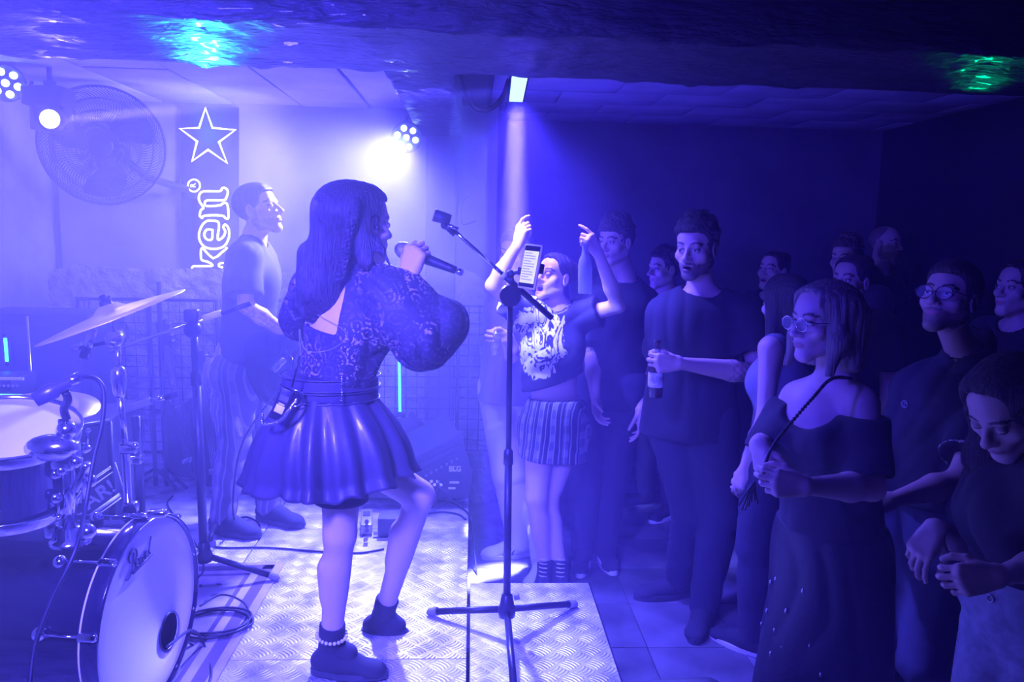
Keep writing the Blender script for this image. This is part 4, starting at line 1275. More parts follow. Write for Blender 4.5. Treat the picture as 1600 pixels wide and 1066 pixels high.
# young woman in front looking down
def looking_down_woman():
    Y = 1.78
    J = skeleton(P(1574, 636, Y), -60, sex='f', w=1.05, stance=.08)
    setj(J, neck=(1604, 712, Y + .05), sh_l=(1650, 760, Y - .08), sh_r=(1552, 752, Y + .20), chest=(1600, 800, Y + .03), waist=(1600, 880, Y + .05), pelvis=(1606, 960, Y + .06),
         hip_r=(1566, 985, Y + .12), hip_l=(1636, 985, Y + .02), el_r=(1500, 850, Y + .34), el_l=(1640, 880, Y - .12), wr_l=(1560, 900, Y - .14), wr_r=(1462, 822, Y + .12))
    J['kn_r'] = J['hip_r'] + V((-.05, 0, -.40)); J['kn_l'] = J['hip_l'] + V((-.03, -.05, -.40))
    J['hd_r'] = dict(d=(-.62, -.25, -.75), n=(-.60, -.45, .55), curls=[(25, 30, 20), (30, 40, 25), (35, 45, 30), (40, 50, 30)])
    J['hd_l'] = dict(d=(-.9, .05, -.15), n=(0, -.9, .35), curls=[(45, 60, 35)] * 4)
    def hair(f, J):
        W = J['W']; R, F, U = J['ax']; rot = axes_rot(R, F, U)
        f.ell(W(0, -.018, .040), (.082, .100, .088), rot, .02); f.ell(W(0, .018, .056), (.068, .072, .064), rot, .02)
        for q in (-1, 1):
            f.cone(W(q * .060, .010, .055), W(q * .082, .0, -.03), .028, .028, .03)
            a = W(q * .078, -.01, -.04); f.cone(a, a + V((.03, .02 * q, -.13)), .030, .045, .04); f.cone(a + V((.03, .02 * q, -.13)), a + V((.05, .02, -.25)), .045, .030, .04)
        a = W(0, -.08, 0); f.cone(a, a + V((.05, .03, -.20)), .06, .07, .04)
        f.box(W(0, .118, -.015), (.056, .078, .110), rot, .04, .015, '-')
    global ROOT_H
    ROOT_H = person('young woman looking down at the right edge, in black T-shirt and pale jeans', J,
           dict(F=(-.74, -.30, -.60), U=(0, 0, 1), s=.97, closed=True, brow=(.05, .03, .03), lips=(.5, .22, .22), makeup=1),
           [shirt(TEE, hem=.47, loose=.02, seed=41, plane=(P(1560, 905, Y), V((.15, 0, -1)))), trousers(JEANS_L, seed=42, top=.64, e=.022), shoes(CANVAS, SOLE_D, .25), hair_mesh(HAIR_DARK, hair, .006)], skin=(.64, .46, .40))
    b = MB(); c = P(1532, 928, Y - .12); n = (V(CAMP) - c).normalized()
    return J
JH = looking_down_woman()

# people further back
def back_person(label, hp, Y, yaw, Fh, clothes, sex='m', **kw):
    head = dict(F=Fh, s=kw.pop('hs', 1.0)); head.update(kw.pop('head', {}))
    skin = kw.pop('skin', (.6, .43, .36)); w = kw.pop('w', 1.0); over = kw.pop('over', {})
    J = skeleton(P(hp[0], hp[1], Y), yaw, sex=sex, w=w)
    setj(J, **over)
    person(label, J, head, clothes, skin=skin, hres=.0045, handres=None, res=.012)
    return J
TANK = cloth('grey_ribbed_cotton', (.20, .20, .23)); STRIPE = cloth('pale_striped_cotton', (.4, .38, .42))
def long_hair_basic(m, length=.22, back=0):
    def hair(f, J):
        W = J['W']; R, F, U = J['ax']; rot = axes_rot(R, F, U)
        f.ell(W(0, -.018, .040), (.082, .100, .088), rot, .02); f.ell(W(0, .018, .056), (.068, .072, .064), rot, .02)
        for q in (-1, 1):
            a = W(q * .066, -.01, .03); f.cone(a, a + V((R * q * .012)) - V((0, 0, length)) - F * .02, .032, .026, .03)
        a = W(0, -.07, .02); f.cone(a, a - V((0, 0, length)) - F * .01, .060, .048, .04)
        f.box(W(0, .115, -.03), (.054, .074, .120), rot, .04, .015, '-')
    return hair_mesh(m, hair, .007)
def bun(m):
    def hair(f, J):
        W = J['W']; R, F, U = J['ax']; rot = axes_rot(R, F, U)
        f.ell(W(0, -.020, .040), (.079, .096, .085), rot, .02); f.ell(W(0, .018, .056), (.066, .071, .062), rot, .02); f.ell(W(0, -.085, .095), (.042, .042, .036), rot, .02)
        f.box(W(0, .11, -.01), (.060, .058, .095), rot, .03, .015, '-'); f.box(W(0, .05, -.09), (.11, .08, .085), rot, .02, .01, '-')
        f.plane(W(0, 0, -.07), -U)
    return hair_mesh(m, hair, .007)
BT = lambda seed, m=None, **k: [shirt(m or TEE, seed=seed, res=.012, **k), trousers(JEANS_D, seed=seed + 1, res=.012), shoes(CANVAS, SOLE_W, .27)]
back_person('smiling woman with hair tied back, seen over the dark-haired woman, far behind', (1208, 424), 4.75, -40, (-.80, -.55, .18), BT(51) + [bun(HAIR_DARK)], 'f', head=dict(mouth=.35, smile=1))
back_person('dark-haired woman in grey tank top turned away, between beer man and woman with glasses', (1226, 476), 3.15, -150, (-.30, .95, .0), BT(53, TANK, sleeve=.12, e=.012) + [long_hair_basic(HAIR_DARK, .16)], 'f', over=dict(sh_l=(1204, 545, 3.05), sh_r=(1252, 548, 3.28)))
back_person('man with curly hair, only his forehead seen above the hair bun', (1322, 405), 4.5, -55, (-.80, -.60, 0), BT(55) + [short_hair(HAIR_BROWN, .009, .02, seed=12)], hs=1.0)
back_person('woman with dark bun behind the woman with glasses', (1330, 440), 3.6, -60, (-.85, -.5, .1), BT(57) + [bun(HAIR_DARK)], 'f')
back_person('bald man standing furthest back, facing right', (1384, 381), 5.1, 30, (.55, -.83, 0), BT(59), head=dict(beard=.4, scalp=.012, hairc=(.2, .13, .1)))
back_person('dark-haired man in striped shirt peeking between curly man and bearded man', (1038, 420), 4.75, -60, (-.93, -.36, 0), BT(61, STRIPE) + [short_hair(HAIR_DARK, .006, .016, seed=14)])
back_person('woman with dark hair standing behind the man with glasses at the right edge', (1592, 452), 3.25, -75, (-.9, -.2, .1), BT(63) + [long_hair_basic(HAIR_DARK, .2)], 'f')
# ------------------------------------------------------------------ the singer
def lace_material():
    m = mat('black_lace', (.03, .025, .035), .7); nt = m.node_tree; b = nt.nodes['Principled BSDF']
    tc = nt.nodes.new('ShaderNodeTexCoord')
    v = nt.nodes.new('ShaderNodeTexVoronoi'); v.inputs['Scale'].default_value = 24; nt.links.new(tc.outputs['Object'], v.inputs['Vector'])
    d = NX(nt, v.outputs['Distance'])
    ring = (d * 20).f('SINE').f('GREATER_THAN', .25)
    n = nt.nodes.new('ShaderNodeTexNoise'); n.inputs['Scale'].default_value = 130; nt.links.new(tc.outputs['Object'], n.inputs['Vector'])
    n2 = nt.nodes.new('ShaderNodeTexNoise'); n2.inputs['Scale'].default_value = 9; nt.links.new(tc.outputs['Object'], n2.inputs['Vector'])
    hole = NX(nt, n.outputs[0]).f('GREATER_THAN', .50) * ring * NX(nt, n2.outputs[0]).f('MULTIPLY_ADD', 6, -2.5).f('MINIMUM', 1).f('MAXIMUM', .15)
    mx = nt.nodes.new('ShaderNodeMix'); mx.data_type = 'RGBA'; nt.links.new(hole.s, mx.inputs[0])
    mx.inputs[6].default_value = (.030, .025, .035, 1); mx.inputs[7].default_value = (.40, .30, .26, 1)
    nt.links.new(mx.outputs[2], b.inputs['Base Color'])
    bp = nt.nodes.new('ShaderNodeBump'); bp.inputs['Strength'].default_value = .6; bp.inputs['Distance'].default_value = .002
    nt.links.new(hole.s, bp.inputs['Height']); nt.links.new(bp.outputs[0], b.inputs['Normal'])
    return m
LACE = lace_material()
LEATHER = mat('black_faux_leather', (.05, .042, .058), .44, bump=(30, .3, .004), coat=.1)
def lathe_cloth(rings, n, mats, name, parent, thick=.003):
    """rings: list of closed point loops"""
    vs = [p for r in rings for p in r]; fs = []
    for i in range(len(rings) - 1):
        for k in range(n): fs.append((i * n + k, i * n + (k + 1) % n, (i + 1) * n + (k + 1) % n, (i + 1) * n + k))
    me = bpy.data.meshes.new(name); me.from_pydata([tuple(v) for v in vs], [], fs)
    me.polygons.foreach_set('use_smooth', [True] * len(fs)); me.update()
    o = link(name, me, parent, [mats]); md = o.modifiers.new('solid', 'SOLIDIFY'); md.thickness = thick; md.offset = 0
    return o

def singer():
    Y = 2.45
    J = skeleton(P(562, 350, Y), 128, z0=ZS, sex='f', w=.98)
    Fb = V((.62, .78, 0)).normalized(); J['F'] = Fb; J['R'] = Fb.cross(V((0, 0, 1)))
    setj(J, neck=(545, 424, Y + .0), sh_r=(604, 452, Y - .10), sh_l=(487, 452, Y + .14), chest=(540, 505, Y + .0), waist=(516, 598, Y + .0), pelvis=(515, 655, Y),
         el_r=(682, 540, Y - .10), el_l=(455, 500, Y + .36),
         hip_r=(535, 680, Y - .06), hip_l=(515, 682, Y + .10))
    J['kn_r'] = P(531, 835, Y - .06); J['an_r'] = Pz(517, 1010, ZS + .10)
    J['kn_l'] = P(655, 775, Y + .10); J['an_l'] = P(598, 962, Y + .30)
    J['ft_r'] = V((.97, -.12, 0)); J['ft_l'] = V((.93, -.1, -.26))
    mc = P(657, 398, Y - .06); head_end = P(628, 390, Y - .02); tail = P(716, 424, Y - .12)
    axis = (head_end - tail).normalized()
    w_, d, n = grip(mc, axis, V((-.15, .25, 1)), 1, .95)
    J['wr_r'] = w_; J['hd_r'] = dict(d=d, n=n, curls=GRIP, thumb=(.75, .6, -.4), s=.95)
    J['wr_l'] = P(470, 520, Y + .30); J['nohand_l'] = True
    def hair(f, J):
        W = J['W']; R, F, U = J['ax']; rot = axes_rot(R, F, U)
        f.ell(W(0, -.022, .036), (.083, .104, .090), rot, .02); f.ell(W(0, .018, .056), (.070, .072, .066), rot, .02)
        yb = Y - .05
        top = W(0, -.075, .03)
        f.cone(top, P(524, 395, yb + .02), .080, .074, .05)
        f.cone(P(524, 395, yb + .02), P(503, 455, yb), .074, .062, .04)
        f.cone(P(500, 440, yb + .03), P(488, 486, yb + .01), .060, .036, .03)
        f.cone(P(508, 440, yb - .0), P(516, 478, yb + .01), .046, .030, .03)
        f.cone(P(490, 400, yb + .06), P(476, 478, yb + .06), .050, .030, .03)
        # strand in front of the ear
        a = W(.078, -.012, -.03)
        f.cone(a, P(597, 392, Y - .10), .016, .010, .015); f.cone(P(597, 392, Y - .10), P(609, 414, Y - .10), .010, .004, .01)
        f.cone(W(.066, -.05, 0), P(572, 412, Y - .11), .036, .022, .03)
        f.box(W(0, .115, -.035), (.11, .082, .105), rot, .03, .015, '-')
        f.ell(W(.086, .002, -.006), (.034, .026, .034), rot, .008, '-')
    def blouse(J, root):
        f = Field(); s = J['H'] / 1.75; w = J['w']; e = .013
        up = (J['neck'] - J['pelvis']).normalized(); Rs = (J['sh_r'] - J['sh_l']).normalized(); Fs = up.cross(Rs).normalized()
        f.ell(J['chest'] + Fs * .01, (.138 * s + e, .108 * s + e, .165 * s + e), axes_rot(Rs, Fs, up), .05)
        f.cone(J['sh_l'] + Rs * .02, J['sh_r'] - Rs * .02, .052 * s + e, .052 * s + e, .05)
        f.cone(J['pelvis'], J['chest'], .122 * s + e, .130 * s + e, .04, flat=(Fs, .78))
        for n_, q in (('l', -1), ('r', 1)):
            f.cone(J['neck'] + up * .01, J['sh_' + n_], .043 * s + e * .6, .043 * s + e, .04)
            f.ell(J['chest'] + Fs * .085 * s + Rs * q * .068 * s, (.07, .065, .07), axes_rot(Rs, Fs, up), .04)
        S, E, W_ = J['sh_r'], J['el_r'], J['wr_r']
        # puffed sleeve gathered at the wrist
        f.cone(S, P(628, 490, Y - .10), .064, .075, .03)
        f.cone(P(628, 490, Y - .10), P(662, 525, Y - .10), .082, .092, .04)
        f.cone(P(662, 525, Y - .10), P(690, 505, Y - .09), .092, .074, .04)
        f.cone(P(690, 505, Y - .09), W_ + (E - W_) * .12, .070, .036, .03)
        f.ell(P(655, 548, Y - .10), (.05, .05, .045), None, .03)
        f.cone(W_ + (E - W_) * .03, W_ + (E - W_) * .16, .031, .034, .008)
        fl = J['sh_l']; f.cone(fl, P(468, 500, Y + .28), .062, .07, .03)
        f.warp(folds(.007, 30, 77, (Rs * .9 + up * .6)[:]))
        f.plane(J['waist'] + up * .015, -up)
        # open back: a keyhole below the hair
        f.cone(J['neck'] + V((0, 0, .055)), J['neck'] + V((0, 0, .2)), .062, .08, .01, '-')
        f.box(P(484, 476, Y - .12), (.088, .13, .078), Matrix.Rotation(math.radians(10), 3, 'Y'), .01, .006, '-')
        v, F_ = f.mesh(.0055); mesh_obj('lace_blouse', [(smooth_mesh(v, F_, 1, .3), F_)], LACE, root)
    def skirt(J, root):
        n = 180; rings = []; m = 30
        wc = P(514, 606, Y); hips = P(512, 660, Y)
        Rr = J['R']; Ff = J['F']
        hem_pts = []
        for k in range(n):
            a = 2 * PI * k / n
            dx = math.cos(a); dy = math.sin(a)              # x to the picture's right, y away
            # hem: the raised leg pushes it up on the right
            px = 512 + 136 * dx if dx > 0 else 506 + 128 * dx
            depth = Y + .24 * dy + .02
            py = 772 + (-34 * max(dx, 0) ** 1.5 - 10 * max(-dx, 0) ** 2) + (16 if dy < 0 else -12) * abs(dy)
            hem_pts.append(P(px, py, depth))
        for i in range(m + 1):
            t = i / m; ring = []
            for k in range(n):
                a = 2 * PI * k / n
                wp = wc + V((math.cos(a) * .124, math.sin(a) * .108, 0))
                h = hem_pts[k]
                bulge = math.sin(min(t * 1.15, 1) * PI) * .024
                q = wp.lerp(h, t ** .92)
                out = V((q.x - wc.x, q.y - wc.y, 0))
                out = out.normalized() if out.length > 1e-5 else V((1, 0, 0))
                pl = math.cos(a * 15 + 1.2 * math.sin(a * 3)) * .6 + .4 * math.cos(a * 8 + 1) + .3 * math.cos(a * 23 + 2)
                q = q + out * (bulge + pl * (.0025 + .023 * t ** .9))
                q.z += .008 * math.cos(a * 15 + .7) * t
                ring.append(q)
            rings.append(ring)
        lathe_cloth(rings, n, LEATHER, 'pleated_skirt', root, .003)
    def belt(J, root):
        f = Field(); c = P(516, 603, Y)
        up = V((.03, 0, 1)).normalized()
        f.cone(c - up * .05, c + up * .048, .150, .146, .01, flat=(V((0, 1, 0)), .84))
        f.plane(c + up * .038, up); f.plane(c - up * .034, -up)
        v, F_ = f.mesh(.006); o = mesh_obj('wide_belt', [(v, F_)], LEATHER, root)
        b = MB()
        for zz in (.0375, .004, -.003, -.034):
            pts = []
            for i in range(60):
                a = 2 * PI * i / 60; pts.append(c + up * zz + V((math.cos(a) * .1535, math.sin(a) * .130, 0)))
            b.tube(pts, .0022, 5, closed=True)
        b.build('belt_edge', LEATHER, o)
        b = MB()
        for i in range(10):
            q = P(534, 588 + i * 4.2, Y - .134); b.sphere(q, .0032, 6)
        b.build('zip', CHROME, o)
        b = MB(); q = P(462, 622, Y - .145); b.tube([q + V((math.cos(a) * .020, -.004, math.sin(a) * .024)) for a in [k * PI / 12 for k in range(24)]], .0025, 6, closed=True)
        b.sphere(P(472, 616, Y - .14), .006, 8); b.build('ring_buckle', CHROME, o)
    def shorts(J, root):
        f = Field()
        for n_, t_ in (('r', .66), ('l', .30)):
            hp, kn = J['hip_' + n_], J['kn_' + n_]; d = (kn - hp).normalized(); u = d.orthogonal().normalized()
            e_ = hp.lerp(kn, t_); f.cone(hp, e_, .096, .085, .02); f.box(e_ + d * .06, (.12, .12, .06), axes_rot(u, d.cross(u), d), .002, .004, '-')
        v, F_ = f.mesh(.008); mesh_obj('black_shorts', [(v, F_)], TEE, root)
    def socks(J, root):
        for n_, lo, hi_ in (('r', .045, .20), ('l', .03, .22)):
            f = Field(); kn, an = J['kn_' + n_], J['an_' + n_]; d = (kn - an).normalized()
            f.cone(an - d * .02, an + d * .135, .040, .0435, .01)
            f.warp(lambda X, Y_, Z: (.0008 * np.sin(X * 900)).astype(np.float32))
            f.cone(an, an + J['ft_' + n_] * .06 - V((0, 0, .02)), .036, .03, .01)
            f.plane(an + d * .085, d)
            v, F_ = f.mesh(.005); o = mesh_obj('sock', [(v, F_)], CANVAS, root)
            if n_ == 'r':
                b = MB(); u = d.orthogonal().normalized(); w3 = d.cross(u)
                for i in range(22):
                    a = 2 * PI * i / 22; b.sphere(an + d * .045 + (u * math.cos(a) + w3 * math.sin(a)) * .047, .0062, 8)
                b.build('pearls', WHITE, o)
    def feet(J, root):
        o = shoe(J['an_r'] + V((0, 0, -.022)), J['ft_r'], CANVAS, SOLE_D, root, .255, laces=BLACK)
        o = shoe(J['an_l'] + V((0, 0, -.02)), J['ft_l'], CANVAS, SOLE_D, root, .255, laces=BLACK)
    def braid(J, root):
        b = MB(); pa = spline([P(555, 312, Y - .120), P(551, 340, Y - .142), P(543, 375, Y - .130), P(538, 405, Y - .124), P(532, 440, Y - .115)], 12)
        for s3 in range(3):
            pts = []
            for i, q in enumerate(pa):
                a = i * .75 + s3 * 2 * PI / 3
                pts.append(q + V((math.cos(a) * .0100, -abs(math.sin(a)) * .009, 0)))
            b.tube(pts, [.0082 * (1 - .35 * i / len(pts)) for i in range(len(pts))], 7)
        b.build('braid', HAIR_DARK, root)
        b = MB(); pb = spline([P(512, 312, Y - .03), P(503, 335, Y - .02), P(498, 360, Y - .0)], 10)
        for s3 in range(3):
            b.tube([q + V((math.cos(i * .75 + s3 * 2.09) * .008, -.006 * math.sin(i * .75 + s3 * 2.09), 0)) for i, q in enumerate(pb)], .0065, 7)
        b.build('braid', HAIR_DARK, root)
    def earbud(J, root):
        W = J['W']; b = MB(); b.sphere(W(.082, .006, -.010), .009, 10); b.tube(spline([W(.083, .008, -.014), W(.088, -.01, .02), W(.084, -.03, .0), W(.085, -.04, -.06)], 5), .0018, 5)
        b.build('earphone', BLACK, root)
    root = person('singer in lace blouse and pleated leather skirt, seen from behind with one knee raised', J,
           dict(F=(.74, .66, -.03), s=1.0, brow=(.04, .03, .03)),
           [blouse, skirt, shorts, belt, socks, feet, hair_mesh(HAIR_DARK, hair, .0045, (.0009, 380), (0, 0, 1), sm=1), braid, earbud], skin=(.66, .50, .43), handres=.003)
    # pendant chain and radio pack hanging from the belt
    t = thing('radio_pack', P(440, 625, Y - .18), 'black wireless transmitter pack hanging at the left hip of the singer', 'transmitter')
    a = P(470, 560, Y - .17); b_ = P(428, 655, Y - .17)
    ux = (a - b_).normalized(); uy = V((0, -1, .1)).normalized(); uz = ux.cross(uy).normalized(); rot = axes_rot(uz, uy, ux)
    c = P(441, 632, Y - .17)
    MB().box(c, (.042, .020, .10), rot, bev=.004).build('case', BLACK, t)
    MB().box(c + uy * .0115 - ux * .014, (.026, .003, .024), rot, bev=.001).build('badge', WHITE, t)
    MB().box(c + uy * .0115 + ux * .020, (.026, .002, .018), rot).build('screen', mat('pack_screen', (.12, .12, .13), .2), t)
    MB().box(c + uy * .012 + ux * .002, (.018, .002, .004), rot).build('button', WHITE, t)
    MB().tube([P(455, 580, Y - .17), P(458, 560, Y - .17), P(447, 546, Y - .15)], .0025, 6).build('clip', CHROME, t)
    MB().tube([P(456, 605, Y - .175), P(468, 556, Y - .175)], .003, 6).build('antenna', BLACK, t)
    def chain(p, name, label):
        b = MB(); pts = spline(p, 8)
        for i in range(len(pts) - 1):
            q = (pts[i] + pts[i + 1]) / 2; tt = (pts[i + 1] - pts[i]).normalized(); u = tt.cross(V((0, -1, .2)) if i % 2 else V((.3, 0, 1))).normalized()
            b.tube([q + tt * .0062 * math.cos(x) + u * .0042 * math.sin(x) for x in [k2 * 2 * PI / 8 for k2 in range(8)]], .0016, 5, closed=True)
        return tag(b.build(name, CHROME), label, 'chain')
    chain([P(463, 625, Y - .19), P(452, 640, Y - .21), P(441, 655, Y - .20), P(425, 662, Y - .19), P(411, 662, Y - .18), P(410, 648, Y - .18)], 'hip_chain', 'silver chain looping from the belt of the singer below the transmitter')
    MB_ = MB(); MB_.tube(spline([P(496, 492, Y - .10), P(540, 520, Y - .16), P(520, 545, Y - .165), P(478, 548, Y - .15), P(468, 515, Y - .13), P(470, 560, Y - .17)], 8), .0012, 6)
    tag(MB_.build('earphone_cable', RUBBER), 'thin earphone cable running down the back of the singer', 'cable')
    # microphone in the hand
    t = thing('microphone', tail, 'black handheld microphone in the right hand of the singer', 'microphone')
    ax = -axis
    MB().lathe(head_end - ax * .022, ax, [(0, .002), (.003, .012), (.010, .020), (.022, .0255), (.034, .0265), (.043, .0255), (.047, .024)], 24).build('grille', mat('mic_mesh', (.45, .45, .47), .35, .9, bump=(900, .8, .002)), t)
    MB().lathe(head_end + ax * .022, ax, [(0, .0268), (.008, .0268), (.009, .024), (.03, .019), (.15, .0125), (.175, .0115), (.178, .0)], 24).build('handle', BLACK, t)
    MB().tube([tail + ax * .0, tail + ax * .012], .0105, 12).build('tail_cap', CHROME, t)
    return J
JA = singer()

# ------------------------------------------------------------------ the guitarist
def guitarist():
    Y = 3.85
    J = skeleton(P(404, 328, Y), 90, z0=ZS, w=1.0)
    J['F'] = V((.97, -.2, 0)).normalized(); J['R'] = J['F'].cross(V((0, 0, 1)))
    setj(J, neck=(396, 376, Y), sh_r=(382, 405, Y - .17), sh_l=(408, 405, Y + .17), chest=(392, 440, Y), waist=(388, 520, Y), pelvis=(384, 570, Y),
         el_r=(384, 478, Y - .24), el_l=(398, 520, Y + .16), wr_l=(408, 574, Y - .08))
    J['wr_r'] = P(452, 524, Y - .14); J['hd_r'] = dict(d=(1, 0, -.2), n=(0, -.9, .5), curls=[(40, 50, 30)] * 4)
    J['hd_l'] = dict(d=(.55, -.1, -.8), n=(.3, -.9, .1), curls=[(30, 45, 30)] * 4)
    J['kn_r'] = P(366, 690, Y - .08); J['an_r'] = Pz(348, 806, ZS + .085); J['kn_l'] = P(410, 690, Y + .06); J['an_l'] = Pz(420, 790, ZS + .085)
    J['ft_r'] = V((.95, -.35, 0)); J['ft_l'] = V((.9, -.4, 0))
    PL = plaid_material('checked_trouser_cloth', (.10, .09, .11), (.22, .2, .22), (.3, .28, .3), 70)
    FL = plaid_material('striped_flannel', (.25, .23, .26), (.5, .48, .5), (.6, .58, .6), 110)
    def flannel(J, root):
        f = Field(); p = P(382, 568, Y)
        f.cone(p + V((0, 0, .02)), p - V((0, 0, .01)), .155, .165, .02, flat=(V((1, 0, 0)), .85))
        f.cone(P(352, 570, Y - .06), P(345, 640, Y - .08), .05, .045, .03); f.cone(P(345, 640, Y - .08), P(352, 705, Y - .10), .040, .022, .02)
        f.cone(P(372, 580, Y - .15), P(372, 690, Y - .13), .030, .022, .02); f.cone(P(335, 575, Y), P(328, 600, Y), .05, .04, .03)
        f.warp(folds(.007, 40, 5, (1, .2, .2)))
        v, F_ = f.mesh(.009); mesh_obj('tied_flannel_shirt', [(v, F_)], FL, root)
    def buzz(p, c): return c
    person('guitarist in dark T-shirt facing right behind the singer, flannel shirt tied at his waist', J,
           dict(F=(.93, -.20, .24), s=1.02, paint=tattoo([(P(425, 502, Y - .24), .06), (P(388, 490, Y - .28), .04)]), beard=.35, scalp=0, hairc=(.06, .045, .04), brow=(.06, .04, .035)),
           [shirt(cloth('faded_black_cotton', (.028, .026, .032)), hem=.50, loose=.03, seed=71, sleeve=.78), trousers(PL, seed=72, wide=1.1), flannel,
            shoes(CANVAS, SOLE_D, .28, laces=RUBBER), short_hair(HAIR_DARK, .0, .004, seed=9)], skin=(.62, .45, .38))
    # electric guitar held in front of him, mostly hidden by the singer
    g = thing('electric_guitar', P(425, 590, Y - .1), 'dark electric guitar held by the guitarist, half hidden behind the singer', 'guitar')
    f = Field(); f.ell(P(422, 560, Y - .16), (.13, .022, .15), None, .02); f.ell(P(445, 600, Y - .16), (.15, .022, .12), None, .03); f.ell(P(468, 545, Y - .16), (.09, .022, .11), None, .03)
    v, F_ = f.mesh(.008); mesh_obj('body', [(v, F_)], mat('dark_lacquer', (.02, .018, .025), .15, coat=.6), g)
    MB().tube([P(455, 560, Y - .19), P(540, 480, Y - .2), P(600, 425, Y - .2)], .020, 8).build('neck', mat('fretboard', (.06, .04, .03), .4), g)
    MB().box(P(436, 570, Y - .186), (.08, .008, .03), Matrix.Rotation(-.8, 3, 'Y'), bev=.003).build('pickup', CHROME, g)
guitarist()
# ------------------------------------------------------------------ text as flat geometry
def text(s, loc, xdir, ydir, size, m, name, parent, extrude=.0008, tagd=None, bold=0, shear=0):
    cu = bpy.data.curves.new(name, 'FONT'); cu.body = s; cu.size = size; cu.extrude = extrude; cu.align_x = 'CENTER'; cu.align_y = 'CENTER'; cu.offset = bold; cu.shear = shear
    tmp = bpy.data.objects.new(name, cu); COL.objects.link(tmp)
    dg = bpy.context.evaluated_depsgraph_get()
    me = bpy.data.meshes.new_from_object(tmp.evaluated_get(dg)); bpy.data.objects.remove(tmp)
    x = V(xdir).normalized(); z = x.cross(V(ydir)).normalized(); y = z.cross(x)
    M = Matrix.Translation(V(loc)) @ axes_rot(x, y, z).to_4x4()
    me.transform(M)
    return link(name, me, parent, [m])

# ------------------------------------------------------------------ drinks and held things
glass_brown = mat('brown_glass', (.05, .025, .012), .08, coat=.5)
glass_clear = mat('pale_glass', (.30, .33, .33), .06, alpha=.6, coat=.8)
label_m = mat('paper_label', (.75, .73, .70), .6, var=(30, .7))
def bottle(base, ax, m, label, h=.235, r=.031, mark=True):
    t = thing('beer_bottle', base, label, 'bottle'); ax = V(ax).normalized(); base = V(base)
    k = h / .235
    MB().lathe(base, ax, [(0, .001), (0, r * .92), (.004, r), (.125 * k, r), (.150 * k, r * .86), (.172 * k, .016), (.19 * k, .0135), (.222 * k, .0128), (.224 * k, .0145), (.235 * k, .0145), (.235 * k, .0)], 24).build('glass', m, t)
    if mark:
        MB().lathe(base, ax, [(.045 * k, r + .0008), (.105 * k, r + .0008)], 24).build('label', label_m, t)
        MB().lathe(base, ax, [(.178 * k, .0155), (.200 * k, .0142)], 20).build('neck_label', label_m, t)
    return t
bottle(beer_c + V((0, 0, -.145)), (0, 0, 1), glass_brown, 'brown beer bottle with paper label held by the bearded man')
q = P(915, 386, 3.49); bottle(q + V((.004, 0, -.205)), (-.03, .02, 1), glass_clear, 'clear glass bottle dangling from the raised hand of the cheering woman', mark=False)
t = thing('drinks_can', can_c - V((0, 0, .075)), 'small drinks can held low by the young man behind the phone', 'can')
MB().lathe(can_c - V((0, 0, .085)), (0, 0, 1), [(0, .002), (0, .024), (.008, .029), (.105, .029), (.115, .025), (.116, .0)], 24).build('body', mat('can_metal', (.6, .6, .62), .3, .8, var=(40, .6)), t)
MB().lathe(can_c + V((0, 0, .0315)), (0, 0, 1), [(0, .021), (.002, .021), (.002, .0)], 16).build('lid', CHROME, t)

# ------------------------------------------------------------------ tripod microphone stand with a phone
def tripod_stand(name, hub, top, foots, label, cat='microphone stand', r1=.0135, r2=.010, mid=.55, clutch=None):
    t = thing(name, (hub.x, hub.y, ZS), label, cat)
    m = hub.lerp(top, mid)
    MB().tube([hub - V((0, 0, .04)), m], r1, 14).build('lower_tube', BLACK, t)
    MB().tube([m, top], r2, 14).build('upper_tube', BLACK, t)
    MB().lathe(m - V((0, 0, .03)), top - hub, [(0, r1), (.002, r1 + .004), (.05, r1 + .003), (.055, r2 + .002), (.06, r2)], 16).build('clutch', BLACK, t)
    MB().lathe(hub - V((0, 0, .045)), (0, 0, 1), [(0, .012), (.004, .030), (.03, .034), (.05, .026), (.085, .020), (.09, .014)], 16).build('hub', BLACK, t)
    MB().tube([hub + V((.025, 0, .03)), hub + V((.045, 0, .034))], .011, 12).build('knob', RUBBER, t)
    for q in foots:
        d = (q - hub).normalized(); a = hub + d * .03 - V((0, 0, .012)); e_ = q - d * .03 + V((0, 0, .010))
        o = MB().tube([a, e_], .0125, 12).build('leg', BLACK, t)
        MB().tube([e_ - d * .015, e_ + d * .02, q + V((0, 0, .008))], [.016, .015, .008], 12).build('rubber_foot', RUBBER, o)
    return t
Y = 2.72
hub = P(792, 946, Y); top = P(797, 478, Y)
st = tripod_stand('boom_stand', hub, top, [Pz(668, 961, ZS), Pz(901, 948, ZS), Pz(806, 1115, ZS)], 'tall black tripod microphone stand with boom arm at the front of the stage', mid=.51)
ce = P(797, 462, Y - .02)
MB().tube([ce + V((0, -.035, 0)), ce + V((0, .03, 0))], .036, 24).build('boom_clutch', BLACK, st)
MB().tube([P(797, 478, Y), P(797, 466, Y)], .022, 14).build('boom_socket', BLACK, st)
b0 = P(700, 352, Y - .10); b1 = P(862, 497, Y + .05)
MB().tube([b0, b0.lerp(b1, .55)], .0065, 10).build('boom', CHROME, st)
MB().tube([b0.lerp(b1, .5), b1], .011, 12).build('boom_counterweight', BLACK, st)
MB().tube([b0.lerp(b1, .50), b0.lerp(b1, .53)], .014, 12).build('boom_collar', WHITE, st)
b = MB(); b.tube([P(695, 350, Y - .10), P(712, 366, Y - .10)], .012, 10); b.sphere(P(695, 352, Y - .10), .014, 12); b.build('swivel', BLACK, st)
MB().tube([P(700, 352, Y - .12), P(716, 358, Y - .12)], .006, 8).build('wing_nut', CHROME, st)
